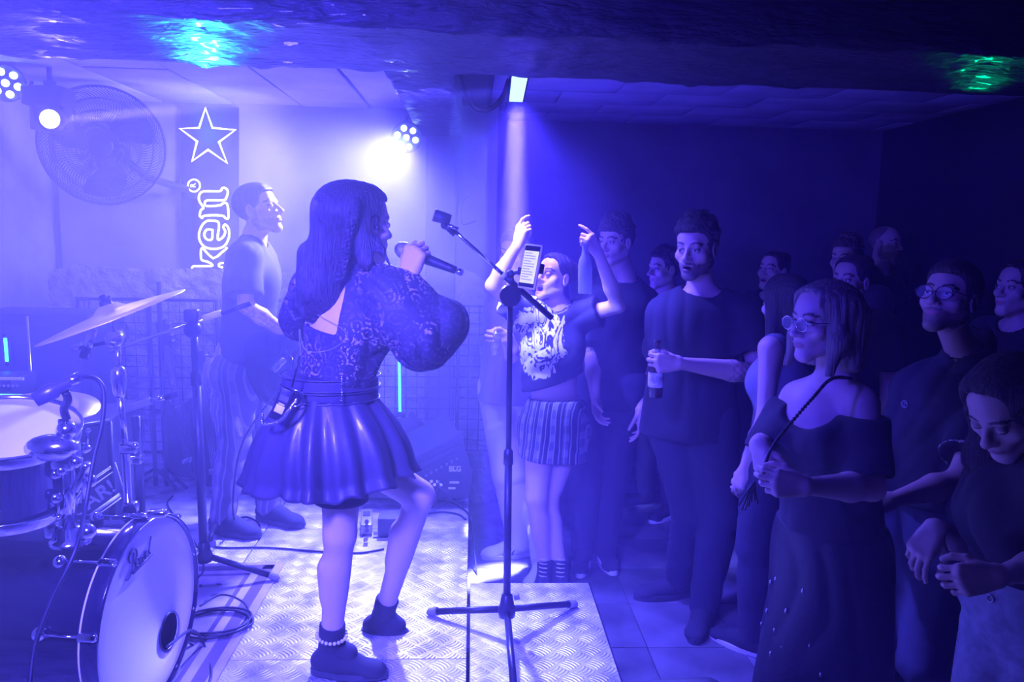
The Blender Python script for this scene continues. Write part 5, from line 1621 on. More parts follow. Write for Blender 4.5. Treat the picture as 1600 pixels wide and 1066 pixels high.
MB().tube([P(678, 336, Y - .10), P(704, 344, Y - .10)], [.021, .017], 16).build('microphone_clip', DARKPL, st)
# phone holder and phone
hold = thing('phone_holder', P(805, 440, Y - .05), 'small clamp holding the phone on the microphone stand', 'phone holder')
b = MB(); b.sphere(P(798, 428, Y - .05), .014, 12); b.tube([P(798, 428, Y - .05), P(815, 424, Y - .06)], .007, 8); b.tube([P(798, 428, Y - .05), P(803, 455, Y - .03)], .008, 8); b.build('arm', DARKPL, hold)
pc = P(829, 417, Y - .08)
px_ = (P(840, 418, Y - .10) - P(818, 416, Y - .06)).normalized(); pu = V((.17, .10, 1)).normalized(); pn = pu.cross(px_).normalized(); px_ = pn.cross(pu).normalized() * 1
if pn.y > 0: pn = -pn; px_ = -px_
if px_.x < 0: px_ = -px_
rot = axes_rot(px_, pn, pu)
MB().box(P(844, 420, Y - .06), (.018, .024, .034), rot, bev=.003).build('jaw', BLACK, hold)
MB().box(P(813, 424, Y - .06), (.010, .022, .026), rot, bev=.003).build('jaw', BLACK, hold)
ph = thing('smartphone', pc, 'smartphone in pale case showing lyrics, clamped to the microphone stand', 'phone')
MB().box(pc, (.074, .012, .150), rot, bev=.005).build('case', WHITE, ph)
MB().box(pc + pn * .0060, (.064, .002, .138), rot, bev=.0008).build('bezel', BLACK, ph)
o = MB().box(pc + pn * .0072 - pu * .002, (.060, .0012, .108), rot).build('screen', glow('phone_screen', (.75, .70, 1.0), 1.2), ph)
b = MB()
for i in range(11):
    ww = .030 + .018 * abs(math.sin(i * 2.1)); b.box(pc + pn * .0080 + pu * (.044 - i * .0088) - px_ * ((.052 - ww) / 2), (ww, .0004, .0022), rot)
b.build('text_lines', mat('screen_text', (.25, .25, .3), .5), ph)

# ------------------------------------------------------------------ black boom stand by the drums
hub = P(319, 862, 3.12); top = P(303, 520, 3.12)
s2 = tripod_stand('drum_boom_stand', hub, top, [Pz(436, 908, ZS), Pz(250, 905, ZS), Pz(345, 800, ZS)], 'black tripod boom stand between the drum kit and the singer', r1=.017, r2=.014, mid=.80)
ce = P(301, 515, 3.10); b = MB(); b.sphere(ce, .034, 16); b.box(P(300, 493, 3.1), (.055, .04, .05), bev=.008); b.build('boom_clutch', BLACK, s2)
MB().tube([P(172, 549, 3.1), P(392, 474, 3.1)], .0065, 8).build('boom', CHROME, s2)
MB().tube([P(345, 490, 3.1), P(392, 474, 3.1)], .010, 8).build('boom_end', BLACK, s2)
MB().tube([P(318, 498, 3.1), P(346, 489, 3.1)], .013, 8).build('boom_collar', WHITE, s2)

# ------------------------------------------------------------------ monitor wedges
box_m = mat('monitor_paint', (.05, .05, .055), .55, bump=(350, .6, .0015)); grille_m = mat('monitor_grille', (.09, .09, .10), .5, .3, bump=(500, .9, .002))
mon = thing('stage_monitor', Pz(680, 775, ZS), 'black wedge stage monitor behind the singer at the stage edge, control panel facing the camera', 'speaker')
Ym = 4.02
pro = [P(545, 778, Ym), P(733, 779, Ym), P(738, 742, Ym), P(722, 683, Ym), P(545, 773, Ym)]; me_ = V((-.09, .52, .0))
MB().prism(pro, me_).build('cabinet', box_m, mon)
MB().prism([P(562, 776, Ym - .012), P(729, 775, Ym - .012), P(731, 745, Ym - .012), P(718, 694, Ym - .012), P(562, 772, Ym - .012)], (0, .010, 0)).build('side_panel', box_m, mon)
gp = [P(560, 765, Ym), P(720, 684, Ym)]; nrm = V((-(gp[1].z - gp[0].z), 0, (gp[1].x - gp[0].x))).normalized()
MB().prism([gp[0] + me_ * .03, gp[1] + me_ * .03, gp[1] + me_ * .97, gp[0] + me_ * .97], nrm * .012).build('grille', grille_m, mon)
pan = MB().prism([P(640, 766, Ym - .022), P(720, 766, Ym - .022), P(722, 745, Ym - .022), P(712, 706, Ym - .022), P(640, 744, Ym - .022)], (0, .008, 0)).build('control_panel', mat('panel_paint', (.03, .03, .035), .4), mon)
for i in range(8):
    a = P(658 + i * 8, 747 - i * 4.4, Ym - .026); MB().tube([a, a + V((0, -.014, 0))], .006, 8).build('knob', RUBBER, pan)
for i in range(6):
    a = P(664 + i * 5, 752 + (i % 2) * 5, Ym - .024); MB().tube([a, a + V((0, -.006, 0))], .009, 10).build('socket', CHROME, pan)
text('BLG', P(711, 733, Ym - .026), (1, 0, 0), (0, 0, 1), .036, WHITE, 'logo_lettering', pan, bold=.001)
MB().tube([P(702, 729, Ym - .025), P(720, 729, Ym - .025), P(720, 737, Ym - .025), P(702, 737, Ym - .025)], .0012, 4, closed=True).build('logo_frame', WHITE, pan)
for (x, y, w2) in ((710, 754, .05), (706, 763, .038)):
    MB().box(P(x, y, Ym - .025), (w2, .002, .012)).build('label', WHITE, pan)
m2 = thing('stage_monitor', Pz(620, 740, ZS), 'second wedge monitor lying further back behind the first one', 'speaker')
MB().prism([P(560, 735, 4.60), P(680, 735, 4.60), P(676, 690, 4.60), P(640, 649, 4.60), P(570, 700, 4.60)], (0, .14, 0)).build('cabinet', box_m, m2)
MB().tube(spline([P(590, 688, 4.56), P(600, 660, 4.56), P(622, 648, 4.56), P(634, 650, 4.56)], 6), .016, 8).build('handle', BLACK, m2)
m3 = thing('stage_monitor', (P(1030, 1060, 1.95).x, 1.95, 0), 'black monitor with rounded top on the floor at the bottom edge of the picture', 'speaker')
f = Field(); c = Pz(1045, 1085, .30)
f.box(V((c.x, c.y - .05, .15)), (.20, .16, .165), Matrix.Rotation(math.radians(-14), 3, 'Z') @ Matrix.Rotation(math.radians(-12), 3, 'Y'), .07, .01)
v, F_ = f.mesh(.009); mesh_obj('cabinet', [(v, F_)], box_m, m3)
MB().box(V((c.x, c.y - .225, .14)), (.30, .012, .20), Matrix.Rotation(math.radians(-14), 3, 'Z'), bev=.004).build('grille', grille_m, m3)

# ------------------------------------------------------------------ floor gear
def cable(pts, label, r=.0045, name='cable', m=None, k=8):
    return tag(MB().tube(spline(pts, k), r, 7).build(name, m or CABLE), label, 'cable')
F = lambda x, y, h=.006: Pz(x, y, ZS + h)
cable([F(322, 852), F(350, 856), F(420, 856), F(500, 862), F(560, 864), F(600, 858)], 'black cable lying straight across the stage deck behind the singer')
cable([P(432, 612, 3.6), P(380, 690, 3.6), P(364, 780, 3.55), F(372, 828), F(400, 840), F(405, 820), F(385, 808), F(355, 815), F(330, 822)], 'guitar cable hanging from the guitarist and looping on the deck')
cable([F(270, 775), F(262, 790), F(290, 828), F(312, 862), F(318, 890), F(308, 905)], 'thin cable curling beside the black boom stand')
cable([F(655, 790), F(690, 782), F(722, 795), P(736, 812, 3.9), P(740, 850, 3.9), P(746, 905, 3.8)], 'black cable from the monitor dropping over the stage edge')
cable([P(684, 752, Ym - .04), P(690, 765, Ym - .08), P(712, 785, Ym - .10), F(725, 792)], 'thin cable plugged into the monitor panel', r=.003)
cable([F(652, 806), F(688, 800), F(716, 804), F(728, 812)], 'cable on the deck in front of the monitor')
cable([P(686, 760, Ym - .04), P(683, 778, Ym - .06), F(675, 792), F(660, 800)], 'short cable hanging out of the monitor panel', r=.004)
pbm = mat('pedal_metal', (.5, .5, .52), .35, .6)
pb = thing('effects_pedal', Pz(572, 835, ZS), 'pale floor effects unit half hidden behind the raised leg', 'pedal')
MB().box(Pz(573, 815, ZS + .03), (.055, .22, .05), Matrix.Rotation(.12, 3, 'Z'), bev=.004).build('case', pbm, pb)
MB().box(Pz(573, 803, ZS + .057), (.036, .06, .004), Matrix.Rotation(.12, 3, 'Z')).build('screen', mat('pedal_screen', (.1, .1, .12), .2), pb)
for i in range(3): MB().tube([Pz(573, 815 + i * 7, ZS + .05), Pz(573, 815 + i * 7, ZS + .066)], .010, 10).build('footswitch', CHROME, pb)
pb2 = thing('power_box', Pz(612, 830, ZS), 'small black perforated box beside the effects unit', 'box')
MB().box(Pz(612, 818, ZS + .05), (.12, .12, .09), bev=.005).build('case', grille_m, pb2)
MB().box(Pz(605, 833, ZS + .02), (.13, .02, .02), bev=.003).build('foot_bar', pbm, pb2)
# rug under the drum kit
rug_m = mat('woven_rug', (.45, .40, .42), .95, bump=(120, .6, .003), var=(7, .35))
rug = thing('rug', (-1.4, 2.5, ZS), 'patterned rug under the drum kit with a darker border', 'rug')
rc = [Pz(446, 879, ZS), Pz(328, 1085, ZS)]
rc2 = [rc[0] + V((-1.6, -.1, 0)), rc[1] + V((-1.5, -.1, 0))]
MB().prism([rc[0], rc[1], rc2[1], rc2[0]], (0, 0, .005)).build('pile', rug_m, rug)
bd = mat('rug_border', (.12, .09, .11), .95, bump=(120, .6, .003)); ux = (rc[1] - rc[0]).normalized(); vx = (rc2[0] - rc[0]).normalized()
for off, wd in ((.035, .045), (.115, .018)):
    a = rc[0] + ux * off + vx * off + V((0, 0, .0052)); e_ = rc[1] + vx * off + V((0, 0, .0052))
    MB().prism([a, e_, e_ + vx * wd, a + vx * wd], (0, 0, .0012)).build('border', bd, rug)
    e_ = rc2[0] + ux * off + V((0, 0, .0052)); MB().prism([a, a + ux * wd, e_ + ux * wd, e_], (0, 0, .0012)).build('border', bd, rug)
b = MB(); r_ = random.Random(4)
for i in range(60):
    c = rc[0] + vx * r_.uniform(.17, .9) + ux * r_.uniform(.17, 1.0) + V((0, 0, .0055)); a = r_.uniform(0, 3)
    b.prism([c + (ux * math.cos(a + k * PI / 2) + vx * math.sin(a + k * PI / 2)) * (.018 if k % 2 else .008) for k in range(4)], (0, 0, .001))
b.build('motif', bd, rug)
# cable coil on the rug
cc = Pz(335, 975, ZS + .012)
cable([cc + V((math.cos(a) * (.13 + .008 * math.sin(a * 2.3)), math.sin(a) * (.10 + .01 * math.sin(a * 1.7)), .004 * (a / 6))) for a in [k * .35 for k in range(0, 66)]], 'coil of black cable on the rug beside the bass drum', k=2, name='cable_coil')
cable([F(262, 1010, .3), F(300, 985, .12), F(320, 1010), F(330, 1050), F(322, 1080)], 'cable running from the hole of the bass drum head')
cable([F(355, 995), F(378, 975), F(388, 955), F(375, 938), F(345, 930), F(312, 948)], 'single cable loop with silver plugs on the rug', r=.004)

# ------------------------------------------------------------------ drum kit
shell_m = mat('black_lacquer_shell', (.015, .012, .022), .10, coat=1.0, bump=(2.2, .06, .05)); skin_m = mat('drum_head', (.78, .77, .76), .5, bump=(8, .05, .01)); hoop_m = mat('hoop_lacquer', (.02, .018, .03), .15, coat=1)
print_m = mat('drum_logo_ink', (.04, .04, .05), .5)
kick = thing('bass_drum', (Pz(230, 1066, ZS).x, 2.1, ZS), 'black bass drum with pale front head and sound hole, lower left corner', 'drum')
n = V((.9925, -.122, 0)).normalized(); up = V((0, 0, 1)); sd = n.cross(up) * -1   # sd: horizontal across the head
kc = P(234, 957, 2.29); R0 = .275
DEP = .46
MB().lathe(kc - n * DEP, n, [(0, R0), (DEP - .03, R0)], 72).build('shell', shell_m, kick)
def hoop(c, ax, r, wd, m, parent, name='hoop', th=.008):
    return MB().lathe(V(c) - V(ax) * wd / 2, ax, [(0, r), (0, r + th), (.002, r + th + .001), (wd - .002, r + th + .001), (wd, r + th), (wd, r), (0, r)], 72).build(name, m, parent)
hp = hoop(kc - n * .012, n, R0 + .006, .048, hoop_m, kick)
MB().lathe(kc - n * .040, n, [(0, R0 + .014), (.004, R0 + .016), (.008, R0 + .014)], 72).build('hoop_edge', WHITE, hp)
hoop(kc - n * (DEP - .02), n, R0 + .006, .045, hoop_m, kick)
MB().lathe(kc + n * .004, n, [(.0, R0 + .010), (.006, R0 + .014), (.010, R0 + .008)], 72).build('hoop_rim', CHROME, hp)
# head with a sound hole
b = MB(); N = 72; hc_ = kc + sd * .105 - up * .115; hr = .058
vs = []; fs = []
for k in range(N):
    a = 2 * PI * k / N; o_ = kc + (sd * math.cos(a) + up * math.sin(a)) * (R0 + .004)
    h_ = hc_ + (sd * math.cos(a) + up * math.sin(a)) * hr
    vs += [o_ + n * .001, o_.lerp(h_, .06) + n * .0, h_, h_ - n * .002]
for k in range(N):
    for j in range(3): fs.append((k * 4 + j, ((k + 1) % N) * 4 + j, ((k + 1) % N) * 4 + j + 1, k * 4 + j + 1))
b.add(vs, fs, 0, True); hd = b.build('front_head', skin_m, kick)
MB().lathe(hc_ - n * .003, n, [(0, hr), (.005, hr + .003), (.006, hr - .003)], 40).build('hole_ring', BLACK, hd)
def on_head(x, y):
    d = V(ray(x, y)); o_ = V(CAMP); q = kc + n * .0035
    return o_ + d * ((q - o_).dot(n) / d.dot(n))
def ink(pts, r, nm, k=5):
    q = [on_head(x, y) for x, y in pts]; return MB().tube(spline(q, k) if k else q, r, 6).build(nm, print_m, hd)
lw = .0024
ink([(209, 864), (208, 876), (206, 890), (203, 900), (200, 906), (197, 907)], lw, 'letter_P_stem')
ink([(203, 880), (201, 874), (203, 866), (207, 859), (212, 858), (214, 864), (213, 874), (209, 881)], lw, 'letter_P_bowl')
ink([(213, 881), (217, 877), (217, 872), (214, 873), (212, 880), (213, 886), (217, 883)], lw, 'letter_e')
ink([(223, 869), (220, 871), (218, 878), (220, 881), (223, 875), (224, 867), (224, 876), (225, 877)], lw, 'letter_a')
ink([(226, 861), (227, 873), (227, 866), (229, 860), (231, 860)], lw, 'letter_r')
ink([(236, 838), (234, 850), (233, 862), (235, 865)], lw, 'letter_l')
ink([(208, 896), (237, 866)], .0042, 'logo_underline', 0)
def lug(c, out, ax, parent, L=.10, s=1.0):
    out = V(out).normalized(); ax = V(ax).normalized()
    b = MB(); b.sphere(V(c) + out * .006, .020 * s, 12, sc=(1, 1, 1)); b.lathe(V(c) + out * .0, out, [(0, .018 * s), (.012, .016 * s), (.022, .009 * s), (.026, .0)], 14)
    b.tube([V(c) + out * .014, V(c) + out * .016 + ax * L], .0035, 8)
    b.sphere(V(c) + out * .016 + ax * L * .97, .007, 8)
    return b.build('tension_lug', CHROME, parent)
for ang in (90, 128, 52, 166, 14, 204, -24, 242, -62):
    a = math.radians(ang); out = sd * math.cos(a) + up * math.sin(a)
    lug(kc - n * .15 + out * (R0 + .004), out, n, kick, .12)
    b = MB(); b.box(kc - n * .012 + out * (R0 + .020), (.05, .022, .014), axes_rot(n, sd * -math.sin(a) + up * math.cos(a), out), bev=.004); b.tube([kc + n * .004 + out * (R0 + .006), kc + n * .010 + out * (R0 + .022)], .006, 6); b.build('claw_hook', CHROME, kick)
for q in (1, -1):
    MB().tube([kc - n * .12 + sd * q * .22 - up * .15, kc - n * .04 + sd * q * .36 - up * (R0 + .03)], .008, 8).build('spur', CHROME, kick)
# floor-level tom on the left with chrome hardware
tom = thing('tom_drum', P(60, 720, 1.95), 'black rack tom with chrome rims and lugs at the left edge', 'drum')
ta = V((.16, -.22, 1)).normalized(); tc_ = P(8, 668, 2.02); TR = .165; TD = .20
MB().lathe(tc_ - ta * TD, ta, [(0, TR), (TD - .004, TR)], 64).build('shell', shell_m, tom)
for dd in (0, -TD): hoop(tc_ + ta * (dd - (.008 if dd == 0 else -.008)), ta, TR + .004, .032, CHROME, tom, th=.006)
MB().lathe(tc_ - ta * .004, ta, [(0, TR + .004), (.002, TR), (.003, .0)], 64).build('batter_head', skin_m, tom)
u1 = ta.orthogonal().normalized(); u2 = ta.cross(u1)
for k in range(8):
    a = k * PI / 4 + .35; out = u1 * math.cos(a) + u2 * math.sin(a)
    for q in (-1, 1): lug(tc_ - ta * (TD / 2 - q * .035) + out * (TR + .004), out, ta * q, tom, .055, .8)
# tom holder: tube from the bass drum with big chrome bracket
hold = thing('tom_holder', P(104, 830, 2.0), 'chrome tom holder tube rising from the bass drum shell', 'drum hardware')
base = P(110, 840, 2.05)
MB().tube([base, P(104, 720, 1.98)], .0165, 18).build('tube', CHROME, hold)
b = MB(); b.lathe(base - V((0, 0, .015)), (0, 0, 1), [(0, .050), (.012, .050), (.016, .034), (.045, .030), (.048, .0)], 24); b.sphere(base + V((.05, -.01, .02)), .022, 10); b.box(base + V((-.045, 0, .03)), (.03, .04, .06), bev=.008); b.build('base_clamp', CHROME, hold)
b = MB(); q = P(102, 712, 1.95); b.box(q, (.06, .06, .07), bev=.012); b.sphere(P(80, 700, 1.93), .042, 14, sc=(1.5, .9, .8)); b.tube([P(80, 705, 1.93), P(112, 690, 1.95)], .024, 12); b.sphere(P(118, 722, 1.94), .016, 10); b.sphere(P(96, 735, 1.93), .014, 10); b.tube([P(102, 700, 1.95), P(100, 655, 1.97)], .014, 12); b.sphere(P(104, 672, 1.95), .024, 10); b.build('ball_bracket', CHROME, hold)
b = MB(); b.box(P(128, 745, 1.97), (.02, .03, .08), Matrix.Rotation(.4, 3, 'Y'), bev=.006); b.sphere(P(140, 752, 1.97), .018, 10); b.tube([P(125, 715, 1.97), P(133, 780, 1.97)], .006, 8); b.build('suspension_arm', CHROME, hold)
# tom microphone on its clip with cable
mk = thing('drum_microphone', P(60, 630, 1.9), 'clip-on drum microphone aimed at the tom', 'microphone')
a = P(54, 626, 1.88); e_ = P(126, 588, 1.93)
MB().tube([a, a.lerp(e_, .3), a.lerp(e_, .42), a.lerp(e_, .5), e_.lerp(a, .06), e_], [.017, .020, .020, .014, .0125, .010], 16).build('body', mat('mic_body', (.10, .10, .12), .35, .5), mk)
MB().tube([a.lerp(e_, .68), e_], .0132, 14).build('connector', CHROME, mk)
MB().tube(spline([P(102, 612, 1.92), P(106, 625, 1.93), P(100, 640, 1.95), P(104, 655, 1.96)], 5), .010, 8).build('clip', BLACK, mk)
cable([e_, P(150, 592, 1.95), P(162, 612, 1.95), P(160, 660, 1.93), P(146, 720, 1.9), P(134, 790, 1.85), P(118, 860, 1.75), P(80, 940, 1.7), P(55, 1010, 1.66), P(46, 1075, 1.62)], 'microphone cable falling over the bass drum shell', r=.0052)
# crash cymbal and stand
cym = mat('bronze_cymbal', (.85, .80, .70), .38, .45, bump=(60, .15, .002, (1, 1, 1)))
cs = thing('cymbal_stand', Pz(205, 835, ZS), 'tall chrome cymbal stand behind the bass drum', 'cymbal stand')
Yc_ = 2.42
p0 = P(205, 866, Yc_); p1 = P(196, 700, Yc_); p2 = P(186, 600, Yc_); p3 = P(184, 530, Yc_); p4 = P(168, 488, Yc_)
MB().tube([V((p0.x, p0.y, ZS + .005)), p1], .0125, 14).build('lower_tube', CHROME, cs)
MB().tube([p1, p2], .0105, 14).build('middle_tube', CHROME, cs)
MB().tube([p2, p3], .0085, 14).build('upper_tube', CHROME, cs)
b = MB(); b.lathe(p2 - V((0, 0, .04)), (0, 0, 1), [(0, .013), (.01, .018), (.06, .024), (.085, .022), (.095, .010)], 16); b.build('height_clamp', CHROME, cs)
b = MB(); b.box(p1 + V((.01, 0, 0)), (.05, .03, .035), bev=.006); b.sphere(p1 + V((.035, -.01, .01)), .011, 8); b.build('clamp', CHROME, cs)
b = MB(); b.box(P(204, 792, Yc_), (.045, .03, .035), bev=.006); b.box(P(200, 820, Yc_), (.05, .04, .04), bev=.006); b.build('clamp', CHROME, cs)
b = MB(); b.lathe(P(180, 530, Yc_) + V((0, -.022, 0)), (0, 1, 0), [(0, 0), (.0, .022), (.006, .026), (.04, .026), (.046, .02), (.046, 0)], 20); b.build('tilter', CHROME, cs)
MB().tube([p3, P(176, 510, Yc_), P(170, 462, Yc_)], .006, 8).build('tilter_rod', CHROME, cs)
for q in ((120, 900), (270, 880), (215, 960)):
    MB().tube([V((p0.x, p0.y, ZS + .16)), Pz(q[0], q[1], ZS + .02)], .008, 8).build('leg', CHROME, cs)
cy = thing('crash_cymbal', P(170, 490, Yc_), 'bright tilted crash cymbal above the drum kit', 'cymbal')
cl = P(67, 533, Yc_ + .01); cr = P(283, 456, Yc_ + .01); cxd = (cr - cl).normalized(); CR = (cr - cl).length / 2; cn = cxd.cross(V((0, 1, .0))).normalized()
if cn.z < 0: cn = -cn
cn = (cn + V((0, -.10, 0))).normalized(); cc0 = (cl + cr) / 2 - cn * .002
MB().lathe(cc0, cn, [(0, CR), (.0015, CR), (.010, CR * .7), (.018, CR * .35), (.022, CR * .22), (.036, CR * .14), (.042, CR * .05), (.042, .006)], 72).build('bronze', cym, cy)
MB().lathe(cc0 + cn * .040, cn, [(0, .018), (.012, .018), (.014, .010), (.03, .009), (.032, .0)], 14).build('wing_nut', BLACK, cy)
b = MB().tube([P(118, 515, Yc_ - .02), P(135, 555, Yc_ - .02)], [.012, .016], 12); 
om = thing('overhead_microphone', P(136, 540, Yc_), 'short silver microphone hanging under the crash cymbal', 'microphone')
MB().tube([P(146, 514, Yc_ + .05), P(133, 556, Yc_ + .05)], .013, 14).build('body', CHROME, om)
MB().tube([P(137, 541, Yc_ + .05), P(131, 559, Yc_ + .05)], .0145, 14).build('grille', DARKPL, om)
MB().tube([P(114, 545, Yc_ + .06), P(175, 534, Yc_ + .06)], .006, 8).build('arm', BLACK, om)
b = MB(); b.tube([P(112, 545, Yc_ + .06), P(128, 540, Yc_ + .06)], .009, 8); b.build('arm_end', CHROME, om)
# ride cymbal behind the tom
rd = thing('ride_cymbal', P(60, 640, 2.35), 'dull second cymbal lying almost flat behind the tom', 'cymbal')
rc_ = P(62, 642, 2.35); rn = V((.05, -.16, 1)).normalized()
MB().lathe(rc_, rn, [(0, .16), (.0012, .16), (.010, .10), (.016, .05), (.028, .03), (.032, .008), (.032, 0)], 64).build('bronze', mat('dull_bronze', (.35, .30, .22), .4, .8), rd)
MB().tube([rc_ + rn * .03, rc_ - V((0, 0, .45))], .008, 8).build('stand_rod', BLACK, rd)
# side boom with a padded end behind the cymbal stand
sb = thing('padded_boom', P(230, 632, 2.9), 'dark cymbal arm with a sleeve, behind the cymbal stand', 'drum hardware')
MB().tube([P(196, 640, 2.9), P(236, 626, 2.9)], .014, 12).build('sleeve', RUBBER, sb); MB().tube([P(236, 626, 2.9), P(262, 620, 2.9)], .010, 10).build('tube', CHROME, sb); MB().tube([P(258, 621, 2.9), P(279, 615, 2.9)], .013, 10).build('end_cap', BLACK, sb)
V0 = P(212, 650, 2.9); MB().tube([V((V0.x, V0.y, ZS)), V0], .015, 12).build('post', BLACK, sb)
for q in ((255, 820), (170, 820), (215, 850)): MB().tube([V((V0.x, V0.y, ZS + .14)), Pz(q[0], q[1], ZS + .015)], .008, 8).build('leg', BLACK, sb)
b = MB(); b.box(P(212, 718, 2.88), (.05, .04, .03), bev=.006); b.build('clamp', CHROME, sb)
# kick mic bracket on top of the bass drum
b = MB(); b.box(P(246, 802, 2.2), (.05, .03, .02), bev=.005); b.tube([P(205, 806, 2.2), P(240, 802, 2.2)], .005, 8); b.sphere(P(256, 802, 2.2), .012, 8)
o = b.build('hoop_clamp', CHROME); tag(o, 'chrome clamp with rod on the top rim of the bass drum', 'clamp')

# ------------------------------------------------------------------ amps, case and rack at the left
amp = thing('bass_amplifier', Pz(110, 760, ZS), 'large dark speaker cabinet standing behind the drum kit', 'amplifier')
a0 = P(30, 492, 4.1); a1 = P(112, 492, 4.1); 
MB().box(((a0.x + a1.x) / 2 - .1, 4.3, (ZS + a0.z) / 2), ((a1.x - a0.x) + .35, .38, a0.z - ZS), bev=.012).build('cabinet', box_m, amp)
MB().box(((a0.x + a1.x) / 2 - .1, 4.104, (ZS + a0.z) / 2), ((a1.x - a0.x) + .27, .012, a0.z - ZS - .10), bev=.004).build('grille', grille_m, amp)
fc = thing('flight_case', Pz(135, 830, ZS), 'black case with white stencilled letters behind the bass drum', 'case')
q0 = P(45, 678, 2.75); q1 = P(172, 665, 2.95); zt = q0.z
MB().prism([V((q0.x, q0.y, ZS)), V((q1.x, q1.y, ZS)), V((q1.x - .05, q1.y + .4, ZS)), V((q0.x, q0.y + .4, ZS))], (0, 0, zt - ZS)).build('body', box_m, fc)
fx = V((q1.x - q0.x, q1.y - q0.y, 0)).normalized(); fn_ = V((fx.y, -fx.x, 0))
tl = P(143, 780, 2.84); d_ = (fx + V((0, 0, .50))).normalized(); up_ = V((0, 0, 1)) - fx * .25
text('CAR!', tl + fn_ * .012, d_, up_, .075, WHITE, 'stencil_lettering', fc, bold=.0015)
for q, r_, nm in ((-.045, .006, 'thick_bar'), (-.060, .002, 'thin_line'), (.045, .002, 'thin_line'), (.062, .002, 'thin_line'), (.068, .0015, 'thin_line')):
    a = tl + fn_ * .012 + up_ * q; MB().tube([a - d_ * .095, a + d_ * .095], r_, 4).build(nm, WHITE, fc)
MB().tube([tl + fn_ * .012 + d_ * .112 - up_ * .05, tl + fn_ * .012 + d_ * .112 + up_ * .07], .003, 4).build('side_line', WHITE, fc)
gl_ = mat('worn_label', (.2, .19, .22), .6)
for (x, y, tx) in ((78, 800, '10'), (95, 789, '1')):
    c_ = P(x, y, 2.75) + fn_ * .030; rr = axes_rot(d_, fn_, d_.cross(fn_) * -1 if d_.cross(fn_).z < 0 else d_.cross(fn_))
    MB().box(c_, (.075, .004, .055), rr).build('label', gl_, fc)
    text(tx, c_ + fn_ * .004, d_, up_, .05, BLACK, 'label_number', fc)
b = MB()
for xx in (q0, q1): b.tube([V((xx.x, xx.y - .004, ZS)), V((xx.x, xx.y - .004, zt))], .010, 6)
b.tube([V((q0.x, q0.y - .004, zt)), V((q1.x, q1.y - .004, zt))], .010, 6); b.build('edge_trim', BLACK, fc)
rk = thing('rack_unit', P(10, 615, 3.4), 'small rack unit with glowing green display at the left edge', 'rack')
MB().box(P(-2, 608, 3.45), (.22, .2, .12), bev=.005).build('case', BLACK, rk)
MB().box(P(8, 620, 3.34), (.15, .006, .022), bev=.001).build('display', glow('green_display', (.12, .9, .75), 2.2), rk)
b = MB()
for i in range(6): b.tube([P(-8 + i * 7, 603, 3.34), P(-8 + i * 7, 603, 3.32)], .006, 8)
b.build('knobs', CHROME, rk)
MB().box(P(6, 592, 3.34), (.16, .006, .01)).build('front_strip', WHITE, rk)
MB().box((P(-2, 640, 3.5).x, 3.5, (ZS + P(-2, 628, 3.45).z) / 2), (.30, .26, P(-2, 626, 3.45).z - ZS), bev=.01).build('stand', box_m, rk)

def led_tube(a, b_, label, s=4):
    t = thing('led_tube', b_, label, 'light'); MB().tube([a, b_], .0075, 8).build('tube', glow('teal_tube', (.05, .75, .9), s), t)
    MB().tube([V((b_.x + .012, b_.y + .012, ZS)), V((a.x + .012, a.y + .012, a.z))], .004, 6).build('stand_rod', BLACK, t)
    d = (b_ - a).normalized()
    for e_, q in ((a, -1), (b_, 1)): MB().tube([e_, e_ + d * q * .02], .010, 8).build('end_cap', BLACK, t)
led_tube(P(8, 528, 3.9), P(11, 565, 3.9), 'short glowing teal light tube at the left edge')
led_tube(P(623, 515, 4.7), P(625, 645, 4.7), 'long glowing teal light tube beside the singer, in front of the mesh')

# ------------------------------------------------------------------ wire mesh panels along the back
def mesh_panel(x0, x1, y0, y1, Y, label, step=.066):
    t = thing('wire_mesh_panel', P((x0 + x1) / 2, y1, Y), label, 'mesh panel')
    a = P(x0, y0, Y); c = P(x1, y1, Y)
    XA, XB, ZA_, ZB_ = a.x, c.x, c.z, a.z
    MB().tube([(XA, Y, ZA_), (XB, Y, ZA_), (XB, Y, ZB_), (XA, Y, ZB_)], .013, 8, closed=True).build('frame', BLACK, t)
    for xx in (XA + .03, XB - .03): MB().tube([(xx, Y, ZA_), (xx, Y, ZS if x0 < 700 else 0)], .012, 8).build('foot', BLACK, t)
    n1 = int((XB - XA) / step); n2 = int((ZB_ - ZA_) / step)
    for i in range(1, n1 + 1): MB().tube([(XA + i * step, Y, ZA_), (XA + i * step, Y, ZB_)], .0028, 5).build('wire', BLACK, t)
    for i in range(1, n2 + 1): MB().tube([(XA, Y - .004, ZA_ + i * step), (XB, Y - .004, ZA_ + i * step)], .0028, 5).build('wire', BLACK, t)
mesh_panel(120, 345, 466, 707, 4.80, 'wire mesh panel behind the guitars, left of the guitarist')
mesh_panel(583, 714, 474, 704, 4.78, 'wire mesh panel behind the monitor, right of the singer')
mesh_panel(716, 800, 478, 704, 4.80, 'wire mesh panel behind the boom stand')

